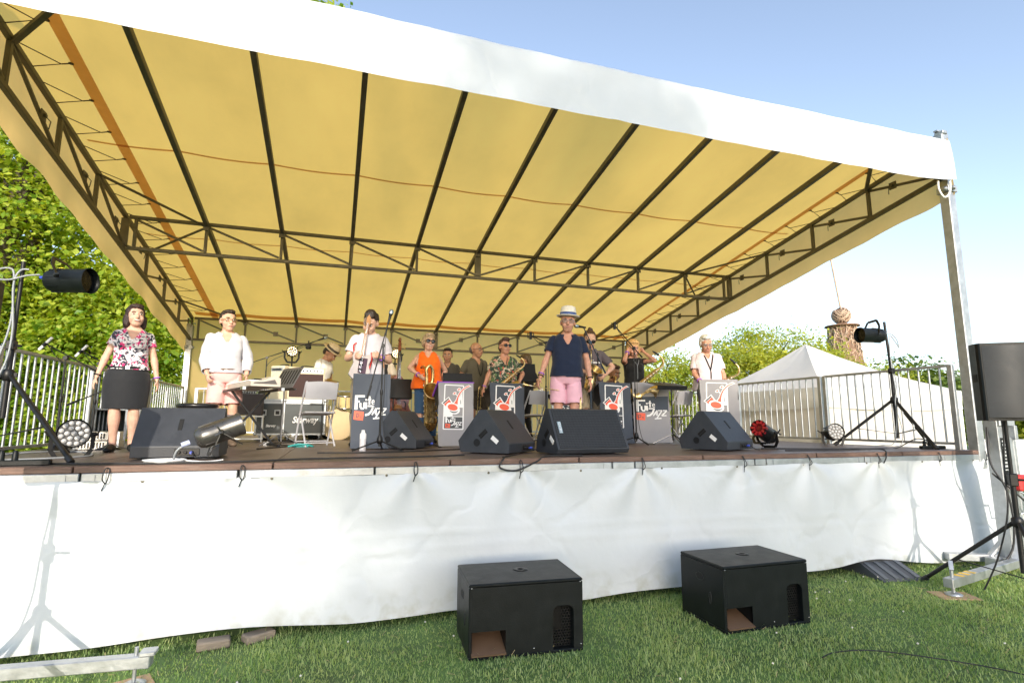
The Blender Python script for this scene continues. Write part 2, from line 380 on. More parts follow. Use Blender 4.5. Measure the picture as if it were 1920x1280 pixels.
# ---- corner posts
def corner_post(x, y, ztop, front):
    m = MB(); m.box((x, y, (ztop+.9)/2+.2), (.125,.125, ztop-.9), bev=.008)
    p = m.build('corner_post', STEEL, rf)
    m = MB(); m.box((x, y, ztop+.13), (.13,.13,.10), bev=.01); m.box((x-.02, y-.02, ztop+.2), (.09,.12,.05), bev=.006); m.box((x, y, ztop+.235), (.19,.05,.02)); m.build('post_cap', STEEL, rf)
    for z in ((ztop-.1, ztop-.62) if front else (ztop-.3,)):
        m = MB(); m.box((x, y, z), (.165,.165,.085), bev=.006)
        m.lathe([(.025,0),(.03,.02),(.02,.03)], 10, (x+.08, y-.03, z), (1,0,0)); m.lathe([(.03,0),(.035,.03),(.02,.05)], 10, (x-.03, y-.08, z), (0,-1,0)); m.lathe([(.03,0),(.035,.03),(.02,.05)], 10, (x-.08, y-.04, z), (-1,0,0))
        m.build('post_clamp', STEEL, rf)
corner_post(.065, -.0, 5.42, True); corner_post(-W-.065, 0, 5.42, True)
corner_post(.02, D, 3.55, False); corner_post(-W-.02, D, 3.55, False)
# ---- canopy
cn = thing('stage_canopy', 'yellow tarpaulin canopy roof with white front valance over the stage', 'canopy', (0,0,0))
def roofz(x, y):
    fx = ((x+W)/W*10) % 1; sag = -.03*math.sin(math.pi*fx)
    return ZU(y)+.05+sag*.8+.010*mnoise.noise((x*1.2, y*.6, 0))-(.17*math.exp(-(y+.1)/.16))
m = MB(); m.grid(lambda u, v: (-W-.08+u*(W+.16), -.10+v*(D+.2), roofz(-W-.08+u*(W+.16), -.10+v*(D+.2))), 160, 50)
m.build('roof_tarp', ROOF, cn)
for y0 in (D*.30, D*.565):
    m = MB(); m.grid(lambda u, v: (-W+.1+u*(W-.2), y0+(v-.5)*.045, roofz(-W+.1+u*(W-.2), y0)-.010), 120, 1); m.build('seam_band', SEAM, cn)
for x0, w0 in ((-W+.47, .13), (-.42, .10)):
    m = MB(); m.grid(lambda u, v: (x0+(u-.5)*w0, -.05+v*D, roofz(x0+(u-.5)*w0, -.05+v*D)-.010), 2, 50); m.build('seam_band', SEAM, cn)
m = MB(); m.grid(lambda u, v: (-W+.1+u*(W-.2), D-.35+v*.2, roofz(-W+.1+u*(W-.2), D-.35+v*.2)-.012), 120, 2); m.build('seam_band', SEAM, cn)
def valance(u, v):
    x = -W-.12+u*(W+.16); top = 5.515-.05*math.sin(math.pi*min(1, max(0, (x+W)/W)))**.8; bot = 4.815+.075*max(0, (x+1.2)/1.2)**2
    z = top+(bot-top)*v
    y = -.125-.02*v-.014*mnoise.noise((x*1.1, z*1.5, 5))-.010*mnoise.noise((x*3.1, z*3, 8))-.012*math.exp(-((x+5.05)/.07)**2)*v
    if v < .06: y += (.06-v)/.06*.12; z += (.06-v)*.3
    return (x, y, z+.012*mnoise.noise((x*1.7, 2, 2))*v)
m = MB(); m.grid(valance, 240, 22); m.build('valance', WHITE_PVC, cn)
for X, s in ((-W-.055, -1), (.055, 1)):
    def flap(u, v, X=X, s=s):
        y = -.08+u*(D+.12); top = ZU(y)+.05; bot = ZL(y)-.25-.02*abs(math.sin(y*1.1+1))-.02*mnoise.noise((y*2.1, s, 0))
        return (X+s*(.02+.05*v*v*mnoise.noise((y*1.5, v*2, s*3))+.02*v), y, top+(bot-top)*v)
    m = MB(); m.grid(flap, 110, 14); m.build('side_flap', FLAP, cn)
for j, y in enumerate(np.arange(.25, D-.2, .52)):
    for s, X, xb in ((1, -W, -W+.385), (-1, 0, -.36)):
        ze = roofz(xb, y)-.02
        m = MB(); m.tube([(X+s*.03, y-.16, ZU(y-.16)+.02), (xb-s*.06, y, ze-.02), (X+s*.03, y+.14, ZU(y+.14)+.02)], .006, 5)
        m.tube([(xb-s*.06, y, ze-.02), (xb, y+.005, ze)], .007, 5); m.lathe([(.008,0),(.024,0),(.024,.006),(.008,.006)], 10, (xb+s*.02, y, ze+.005), (0,0,-1))
        m.build('lacing_cord', mat('brown_cord', (.13,.085,.05), .8), cn)
m = MB(); m.tube(catmull([(-.06,-.13,4.86), (-.10,-.14,4.7), (-.2,-.13,4.62), (-.27,-.12,4.72), (-.24,-.1,4.86)], 6), .012, 6); m.build('white_rope', WHITE, cn)
# ---- back wall tarp
def backt(u, v):
    x = -W+.02+u*(W-.04); z = 3.93+(DK-.05-3.93)*v
    return (x, D+.06+.035*mnoise.noise((x*.8, z*.6, 0))+.012*mnoise.noise((x*2.4, z*.9, 4)), z)
m = MB(); m.grid(backt, 90, 24); bt = m.build('back_tarp', BACK); tag(bt, 'cream yellow tarpaulin closing the rear of the stage', 'tarpaulin')
# ---- railings
def railing(p0, p1, label, npan, wide_every=True, zt=2.42, zb=1.40, grp='galvanised stage railings'):
    p0, p1 = Vector(p0), Vector(p1); d = (p1-p0); L = d.length; d.normalize(); rz = math.atan2(d.y, d.x)
    t = thing('stage_railing', label, 'railing', (p0.x, p0.y, 0), rz, grp)
    pl = L/npan
    for k in range(npan):
        a, b = k*pl+.05, (k+1)*pl-.05
        for z in (zt, zb):
            m = MB(); m.bar((a, 0, z), (b, 0, z), .042, .035, bev=.004); m.build('rail', STEEL, t)
        for xx in (a, b):
            m = MB(); m.box((xx, 0, (zt+DK)/2), (.07,.05, zt-DK+.02), bev=.006); m.build('post', STEEL, t)
        nb = int((b-a)/.135)
        for i in range(1, nb):
            m = MB(); m.tube([(a+(b-a)*i/nb, 0, zb+.01), (a+(b-a)*i/nb, 0, zt-.01)], .0125, 7, caps=False); m.build('baluster', STEEL, t)
    return t
railing((.0, .12, 0), (.0, 8.4, 0), 'galvanised bar railing along the stage side beside the white tent', 4)
railing((-W, 1.55, 0), (-W, 8.4, 0), 'galvanised bar railing along the stage side under the leafy linden', 3, zt=2.36, zb=1.38)
railing((-W+.2, D-.18, 0), (-.2, D-.18, 0), 'galvanised bar railing in front of the cream back tarpaulin', 5, zt=2.34)
# stair handrail at the far left corner
t = thing('stair_handrail', 'bent galvanised handrail of the stage steps beyond the bar railing', 'handrail', (-W-.1, 7.0, 0))
m = MB(); m.tube(catmull([(-.25,-.9,1.55),(-.1,.0,2.0),(.0,.45,2.25),(.05,.55,2.25)], 5), .022, 8); m.build('rail', STEEL, t)
for y, z in ((.5, 2.24), (-.5, 1.75)):
    m = MB(); m.box((0.03 if y > 0 else -.17, y, z/2), (.045,.045, z), bev=.004); m.build('post', STEEL, t)
# ================================================================ SURROUNDINGS
def fast_mesh(name, V, F, mats, parent=None, smooth=False, mi=None):
    me = bpy.data.meshes.new(name); V = np.asarray(V, np.float32); F = np.asarray(F, np.int32); k = F.shape[1]
    me.vertices.add(len(V)); me.vertices.foreach_set('co', V.ravel())
    me.loops.add(F.size); me.loops.foreach_set('vertex_index', F.ravel())
    me.polygons.add(len(F)); me.polygons.foreach_set('loop_start', np.arange(0, F.size, k, dtype=np.int32))
    me.polygons.foreach_set('loop_total', np.full(len(F), k, np.int32))
    if mi is not None: me.polygons.foreach_set('material_index', np.asarray(mi, np.int32))
    me.polygons.foreach_set('use_smooth', np.full(len(F), smooth)); me.update(calc_edges=True); me.validate()
    for m in (mats if isinstance(mats, (list, tuple)) else [mats]): me.materials.append(m)
    return link(name, me, parent)
def leafmat(name, c0, c1, trans=.4, scale=.5):
    m = bpy.data.materials.new(name); m.use_nodes = True; nt = m.node_tree; N = nt.nodes; L = nt.links; b = N['Principled BSDF']
    g = N.new('ShaderNodeNewGeometry'); mx = N.new('ShaderNodeMix'); mx.data_type = 'RGBA'
    tc = N.new('ShaderNodeTexCoord'); nz = N.new('ShaderNodeTexNoise'); nz.inputs['Scale'].default_value = scale; L.new(tc.outputs['Object'], nz.inputs['Vector'])
    ad = N.new('ShaderNodeMath'); ad.operation = 'MULTIPLY_ADD'; L.new(nz.outputs[0], ad.inputs[0]); ad.inputs[1].default_value = 1.5; ad.inputs[2].default_value = -.75
    a2 = N.new('ShaderNodeMath'); a2.operation = 'ADD'; a2.use_clamp = True; L.new(ad.outputs[0], a2.inputs[0]); L.new(g.outputs['Random Per Island'], a2.inputs[1])
    L.new(a2.outputs[0], mx.inputs[0]); mx.inputs[6].default_value = (*c0, 1); mx.inputs[7].default_value = (*c1, 1)
    L.new(mx.outputs[2], b.inputs['Base Color']); b.inputs['Roughness'].default_value = .45; b.inputs['Specular IOR Level'].default_value = .4
    tr = N.new('ShaderNodeBsdfTranslucent'); sc = N.new('ShaderNodeVectorMath'); sc.operation = 'MULTIPLY'; L.new(mx.outputs[2], sc.inputs[0]); sc.inputs[1].default_value = (2.0, 1.7, .7); L.new(sc.outputs[0], tr.inputs[0])
    ms = N.new('ShaderNodeMixShader'); ms.inputs[0].default_value = trans; L.new(b.outputs[0], ms.inputs[1]); L.new(tr.outputs[0], ms.inputs[2]); L.new(ms.outputs[0], N['Material Output'].inputs[0])
    return m
BARK = mat('bark', (.075,.06,.045), .9, 0, .4, 4, .8, 14, stretch=(3,3,.6))
LINDEN = leafmat('linden_leaves', (.12,.25,.02), (.46,.53,.08), .52)
ACACIA = leafmat('acacia_leaves', (.18,.27,.03), (.46,.48,.07), .5)
FARLEAF = leafmat('far_leaves', (.04,.095,.014), (.15,.21,.035), .35)
def leaf_quads(C, nrm, size, aspect=.75):
    """diamond leaves with a fold: 4 verts each"""
    n = len(C); a = nrng.normal(size=(n,3)); t = np.cross(nrm, a); t /= np.linalg.norm(t, axis=1)[:,None]+1e-9
    s = np.cross(nrm, t); sz = (size*(.45+1.15*nrng.random(n)**1.6))[:,None]
    V = np.stack([C-t*sz, C+s*sz*aspect+nrm*sz*.12, C+t*sz, C-s*sz*aspect+nrm*sz*.12], 1).reshape(-1,3)
    return V, np.arange(4*n).reshape(n,4)
def crown_points(c, r, ncl, per, rcl, flat=.55, shell=.45, zmin=None, seed=0):
    g = np.random.default_rng(seed); d = g.normal(size=(ncl,3)); d /= np.linalg.norm(d, axis=1)[:,None]
    rad = shell+(1-shell)*g.random(ncl)**.6
    lump = 1+.18*np.sin(d[:,0]*5+seed)+.15*np.sin(d[:,1]*7+d[:,2]*6)
    K = np.array(c)+d*np.array(r)*(rad*lump)[:,None]
    if zmin is not None: K = K[K[:,2] > zmin]
    m = len(K); cr = rcl*(.6+.8*g.random(m))
    o = g.normal(size=(m, per, 3))*.5*np.array([1,1,flat])
    P = (K[:,None,:]+o*cr[:,None,None]).reshape(-1,3)
    # normals: outward from the cluster, mostly upward
    nn = o.reshape(-1,3)*.7+g.normal(size=(m*per,3))*.45+np.array([0,0,.75]); nn /= np.linalg.norm(nn, axis=1)[:,None]
    return K, P, nn
def tree(name, label, base, trunk_r, c, r, ncl, per, rcl, size, lm, seed, group=None, cat='tree', zmin=None, nlimb=14, flat=.55, aspect=.75, shell=.45):
    t = thing(name, label, cat, base, 0, group); b = Vector(base)
    cl = Vector(c)-b
    K, P, nn = crown_points(cl, r, ncl, per, rcl, flat, shell, zmin, seed)
    V, F = leaf_quads(P, nn, size, aspect)
    fast_mesh('crown', V, F, lm, t)
    m = MB(); g = random.Random(seed); top = cl+Vector((0,0,r[2]*.5))
    path = [Vector((0,0,-.2)), Vector((g.uniform(-.2,.2)*trunk_r*3, 0, top.z*.3)), Vector((cl.x*.6, cl.y*.6, top.z*.62)), top]
    path = catmull(path, 5); m.tube(path, [trunk_r*(1.25 if i == 0 else 1)*(1-.85*i/(len(path)-1)) for i in range(len(path))], 10)
    m.build('trunk', BARK, t)
    idx = g.sample(range(len(K)), min(nlimb, len(K)))
    for i in idx:
        e = Vector(K[i]); s0 = path[int(len(path)*g.uniform(.3,.75))]
        mid = s0.lerp(e, .5)+Vector((g.uniform(-.3,.3), g.uniform(-.3,.3), g.uniform(0,.5)))
        m = MB(); pp = catmull([s0, mid, e], 4); m.tube(pp, [trunk_r*.34*(1-.8*k/(len(pp)-1)) for k in range(len(pp))], 6); m.build('limb', BARK, t)
    return t
tree('linden_tree', 'huge leafy linden with dense bright foliage towering beside the stage railing', (-15.3, 10.0, 0), .40, (-15.4, 11.8, 8.2), (4.6, 3.2, 7.8), 620, 220, 1.15, .066, LINDEN, 3, nlimb=30, flat=.42)
tree('linden_tree', 'low linden branch mass filling the gap behind the steps and flowery blouse', (-13.6, 11.2, 0), .18, (-13.5, 11.2, 3.0), (2.0, 1.3, 2.6), 240, 130, .75, .065, LINDEN, 5, nlimb=10)
tree('linden_tree', 'tall linden behind the canopy, its top just showing over the white valance', (-10.6, 17.5, 0), .35, (-10.2, 17.5, 12.2), (3.6, 3.0, 7.6), 260, 120, 1.1, .09, LINDEN, 8, nlimb=12)
tree('linden_tree', 'younger linden standing in the shade behind the near bars of the railing', (-19.5, 9.0, 0), .25, (-19.0, 9.0, 5.2), (3.6, 2.6, 5.0), 300, 120, 1.0, .08, LINDEN, 12, nlimb=10)
for i, (x, y, h, lab) in enumerate([(-17.5, 15.5, 2.6, 'rounded hedge shrub behind the railing, under the huge linden'), (-14.2, 14.5, 2.8, 'rounded hedge shrub behind the railing, beyond the stage steps')]):
    tree('hedge_shrub', lab, (x, y, 0), .08, (x, y, h*.5), (2.6, 1.2, h*.55), 130, 80, .7, .09, ACACIA, 40+i, group='shrubs behind the stage railing', cat='shrub', nlimb=5)
tree('acacia_tree', 'airy yellow-green acacia spreading behind the white tent peak', (7.4, 11.2, 0), .16, (7.5, 11.2, 3.6), (3.0, 2.0, 1.3), 130, 260, .85, .065, ACACIA, 21, flat=.4, aspect=.4, nlimb=22)
tree('acacia_tree', 'airy acacia with loose branches between the old saxophonist and rear post', (3.9, 12.0, 0), .12, (3.6, 12.2, 2.8), (1.9, 1.5, 1.5), 80, 230, .75, .065, ACACIA, 22, flat=.45, aspect=.4, nlimb=14)
tree('acacia_tree', 'slender acacia branch cloud wrapped around the woven tower', (11.2, 10.6, 0), .10, (10.9, 10.5, 3.3), (1.5, 1.2, .6), 60, 110, .6, .05, ACACIA, 23, flat=.4, aspect=.4, nlimb=14)
for i, (x, y, h, r, lab) in enumerate([(23.2, 17.2, 4.6, 1.9, 'dark green round tree seen through the railing near the front post'), (27.5, 18.5, 4.4, 2.4, 'broad green tree seen through the railing beside the front post'), (30.5, 14.0, 3.0, 3.0, 'low yellow-green tree behind the lifting mast'),
        (34, 9, 3.2, 3.2, 'low yellow-green tree far behind the loudspeaker on the tripod'), (19.5, 20.5, 3.2, 2.4, 'dark low tree half hidden behind the white tent')]):
    tree('far_tree', lab, (x, y, 0), .2, (x, y, h*.52), (r, r, h*.52), 120, 80, .9, .12, FARLEAF if i in (0, 1, 4) else ACACIA, 60+i, group='trees beyond the tent', nlimb=6)
# far wood along the horizon
g = np.random.default_rng(5); VV = []
for a in np.linspace(-75, 75, 90):
    d = 85+g.random()*25; x = -7.7+d*math.sin(R(a)); y = -4.9+d*math.cos(R(a)); h = 4+3.5*g.random()
    if 27 < a < 60: h *= .45
    K, P, nn = crown_points((x, y, h*.45), (4.2, 2, h*.55), 26, 26, 1.8, .7, .5, 0, int(a*10)+1000); VV.append((P, nn))
P = np.concatenate([p for p, _ in VV]); nn = np.concatenate([q for _, q in VV]); V, F = leaf_quads(P, nn, .42)
tag(fast_mesh('far_wood', V, F, FARLEAF), 'distant line of green woodland beyond the park', 'woodland', kind='stuff')
# shade trees behind the photographer (they cast the dappled shade)
def shade_tree(x, z, dist, r, ncl, per, seed, lab, size=.17, shell=.2):
    # place so that the crown's shadow centre falls at (x, 0, z) on the stage front
    k = dist/math.cos(R(SUN_EL)); c = Vector((x, 0, z))-sd*k
    tree('shade_tree', lab, (c.x, c.y, 0), .3, tuple(c), r, ncl, per, 1.0, size, LINDEN, seed, group='park trees behind the audience', nlimb=10, shell=shell)
shade_tree(-4.9, 1.9, 42, (3.3, 2.4, 3.8), 170, 46, 71, 'tall park tree opposite the stage middle, shading the band')
shade_tree(-3.0, .2, 46, (1.6, 2.0, 1.0), 24, 40, 72, 'park tree opposite the lifting mast, dappling the skirt')
shade_tree(-6.0, -.7, 40, (2.6, 2.0, 1.15), 60, 44, 73, 'park tree opposite the left subwoofer, dappling the lawn')
# ---- grass blades on the visible lawn
def grass():
    n = 240000; g = np.random.default_rng(2)
    x = -11.5+g.random(n)*14.5; y = -2.7+g.random(n)*3.3
    keep = (y < -.02+.2*g.random(n)) | (x > .15); x, y = x[keep], y[keep]
    n2 = 26000; x2 = .2+g.random(n2)*5; y2 = .0+g.random(n2)*4; x = np.r_[x, x2]; y = np.r_[y, y2]; n = len(x)
    dens = np.array([mnoise.noise((a*1.3, b*1.3, 7)) for a, b in zip(x[::1], y[::1])])
    keep = g.random(n) < .72+.5*dens; x, y, dens = x[keep], y[keep], dens[keep]; n = len(x)
    h = (.016+.024*g.random(n)**1.5)*(1+.6*dens); tall = g.random(n) < .012; h[tall] *= 2.2
    a = g.random(n)*6.283; lean = (.25+.9*g.random(n))*h; w = .0022+.0018*g.random(n)
    dx, dy = np.cos(a), np.sin(a); z0 = -.004*np.ones(n)
    B = np.stack([x, y, z0], 1); side = np.stack([-dy, dx, 0*dx], 1)*w[:,None]; fw = np.stack([dx, dy, 0*dx], 1)
    M = B+fw*(lean*.35)[:,None]+np.array([0,0,1])*(h*.65)[:,None]; T = B+fw*lean[:,None]+np.array([0,0,1])*h[:,None]
    V = np.stack([B-side, B+side, M+side*.8, M-side*.8, T], 1).reshape(-1,3); i = np.arange(n)*5
    F = np.concatenate([np.stack([i, i+1, i+2], 1), np.stack([i, i+2, i+3], 1), np.stack([i+3, i+2, i+4], 1)])
    return V, F
V, F = grass()
GRASS = leafmat('grass_blades', (.17,.30,.09), (.42,.50,.23), .35, .9)
tag(fast_mesh('grass', V, F, GRASS), 'short green lawn grass in front of the stage', 'grass', kind='stuff')
m = MB(); g = random.Random(4)
for k in range(60):
    x, y = g.uniform(-10, .5), g.uniform(-2.2, -.15); m.ell((x, y, .04+.02*g.random()), (.008,.008,.007), 6, 4)
tag(m.build('clover_flowers', mat('clover_white', (.72,.68,.6), .8), fix=False), 'small white clover flowers scattered in the lawn', 'flowers', kind='stuff')
m = MB()
for k in range(420):
    x, y = g.uniform(-10.5, 1), g.uniform(-2.4, -.1); a = g.uniform(0, 6.28); l = g.uniform(.02,.06)
    m.bar((x, y, .03), (x+l*math.cos(a), y+l*math.sin(a), .035+g.uniform(0,.02)), .003, .0015)
tag(m.build('dry_grass', mat('straw', (.42,.34,.17), .9), fix=False), 'dry straw stalks lying in the lawn', 'dry grass', kind='stuff')
# ---- white tent
TENT = mat('tent_canvas', (.80,.79,.77), .6, 0, .05, 1.5, .25, 5, trans=((.8,.74,.64), .3))
TENTW = mat('tent_wall_canvas', (.74,.71,.67), .65, 0, .08, 1.2, .3, 3, trans=((.7,.6,.48), .3))
tn = thing('market_tent', 'white peaked market tent with beige side walls standing beside the stage', 'tent', (1.5, 3.55, 0))
TW = 3.9
def roofside(c0, c1, apex):
    c0, c1, apex = Vector(c0), Vector(c1), Vector(apex)
    def f(u, v):
        p = c0.lerp(c1, u).lerp(apex, v); p.z -= .16*math.sin(math.pi*v)*(.6+.4*math.sin(math.pi*u))+.02*mnoise.noise((u*4, v*4, c0.x)); return p
    return f
cs = [(0,0,2.36), (TW,0,2.36), (TW,TW,2.36), (0,TW,2.36)]; ap = (TW/2-.28, TW/2, 3.56)
for i in range(4):
    m = MB(); m.grid(roofside(cs[i], cs[(i+1)%4], ap), 14, 14); m.build('roof_panel', TENT, tn)
    a, b = Vector(cs[i]), Vector(cs[(i+1)%4]); nrm = (b-a).normalized().cross(Vector((0,0,1)))
    def val(u, v): 
        p = a.lerp(b, u); p.z = 2.37-.40*v-.05*math.sin(math.pi*u)*v; return p+nrm*(.015+.04*v*mnoise.noise((u*5, v*2, i)))
    m = MB(); m.grid(val, 30, 6); m.build('valance', TENT, tn)
    def wal(u, v):
        p = a.lerp(b, u); p.z = 2.0-1.98*v; return p-nrm*(.03+.05*mnoise.noise((u*6, v*2.5, i+4)))
    m = MB(); m.grid(wal, 30, 16); m.build('side_wall', TENTW, tn)
    m = MB(); m.box((cs[i][0]*.985+.02, cs[i][1]*.985+.02, 1.15), (.05,.05,2.3), bev=.005); m.build('pole', WHITE, tn)
# ---- woven tower sculpture
WICK = mat('woven_willow', (.20,.115,.07), .8, 0, .5, 7, 1.0, 26, dirt=.5, dirtcol=(.10,.06,.04))
tw = thing('woven_tower', 'woven brown willow tower with a ball and mast on top behind the tent', 'sculpture', (14.2, 13.9, 0))
m = MB(); prof = [(1.2,0),(1.0,1.7),(.84,3.6),(.62,5.2),(.52,6.0)]; m.lathe(prof, 28)
m.build('tower_body', WICK, tw)
m = MB(); gg = random.Random(3)
for k in range(620):
    a = gg.uniform(0, 6.28); z = gg.uniform(.1, 5.9); r = 1.19-.112*z+.02; pts = []
    for q in range(5):
        aa = a+q*.16*gg.choice((1,1,-1)); zz = min(6.0, max(.02, z+q*gg.uniform(-.16,.18))); pts.append((r*math.cos(aa), r*math.sin(aa), zz))
    m.tube(pts, gg.uniform(.015,.032), 4, caps=False)
o = m.build('willow_weave', mat('willow_rod', (.46,.34,.25), .8, 0, .3, 5), tw, fix=False); o['kind'] = 'stuff'
m = MB(); m.lathe([(.50,5.98),(.72,6.0),(.70,6.05),(.3,6.12),(.2,6.16)], 24); m.build('brim', WICK, tw)
m = MB(); m.ell((0,0,6.52), (.36,.36,.36), 18, 12); m.build('ball', WICK, tw)
m = MB()
for k in range(170):
    d = Vector((gg.gauss(0,1), gg.gauss(0,1), gg.gauss(0,1))).normalized(); e = d.orthogonal().normalized()
    m.tube([Vector((0,0,6.52))+(d*math.cos(t)+e*math.sin(t))*.39 for t in (-.35,-.12,.12,.35)], .02, 4, caps=False)
o = m.build('ball_weave', MATS['willow_rod'], tw, fix=False); o['kind'] = 'stuff'
m = MB(); m.tube([(0,0,6.88),(-.2,0,8.2),(-.5,0,10.2)], .04, 6); m.build('mast', MATS['willow_rod'], tw)
# ---- low white wall far right
m = MB(); m.box((0,0,.55), (9,.15,1.1), bev=.02); m.box((0,0,1.13), (9.1,.2,.07), bev=.01)
o = m.build('garden_wall', mat('white_render', (.62,.62,.62), .8, 0, .08, 3, .2, 30)); o.location = (15.5, 5.6, 0); o.rotation_euler.z = R(-20)
tag(o, 'low pale garden wall behind the lifting mast', 'wall')
# ================================================================ EQUIPMENT
def txt_mesh(s, size, shear=0.0, depth=.002, bold=0.0):
    c = bpy.data.curves.new('t', 'FONT'); c.body = s; c.size = size; c.shear = shear; c.extrude = depth/2; c.offset = bold; c.align_x = 'LEFT'; c.resolution_u = 3
    o = bpy.data.objects.new('t', c); COL.objects.link(o); dg = bpy.context.evaluated_depsgraph_get()
    me = bpy.data.meshes.new_from_object(o.evaluated_get(dg)); bpy.data.objects.remove(o); bpy.data.curves.remove(c); return me
def text(name, s, size, M, m, parent, shear=0.0, bold=0.0, width=None):
    me = txt_mesh(s, size, shear, bold=bold); xs = [v.co.x for v in me.vertices]; w = max(xs)-min(xs)
    S = Matrix.Diagonal(((width/w) if width else 1, 1, 1, 1)) @ Matrix.Translation((-min(xs), 0, 0))
    me.transform(M @ S); me.materials.clear(); me.materials.append(m); me.name = name
    return link(name, me, parent)
FRONT = Matrix.Rotation(R(90), 4, 'X')          # text plane facing -Y
def ribbon(pts, w):
    """2-D stroke -> polygon outline; w scalar or list of half widths"""
    n = len(pts); ws = w if isinstance(w, (list, tuple)) else [w]*n; l = []; r = []
    for i, p in enumerate(pts):
        a = Vector(pts[max(0, i-1)]); b = Vector(pts[min(n-1, i+1)]); d = (b-a).normalized(); q = Vector((-d.y, d.x))
        l.append(Vector(p)+q*ws[i]); r.append(Vector(p)-q*ws[i])
    return l, r
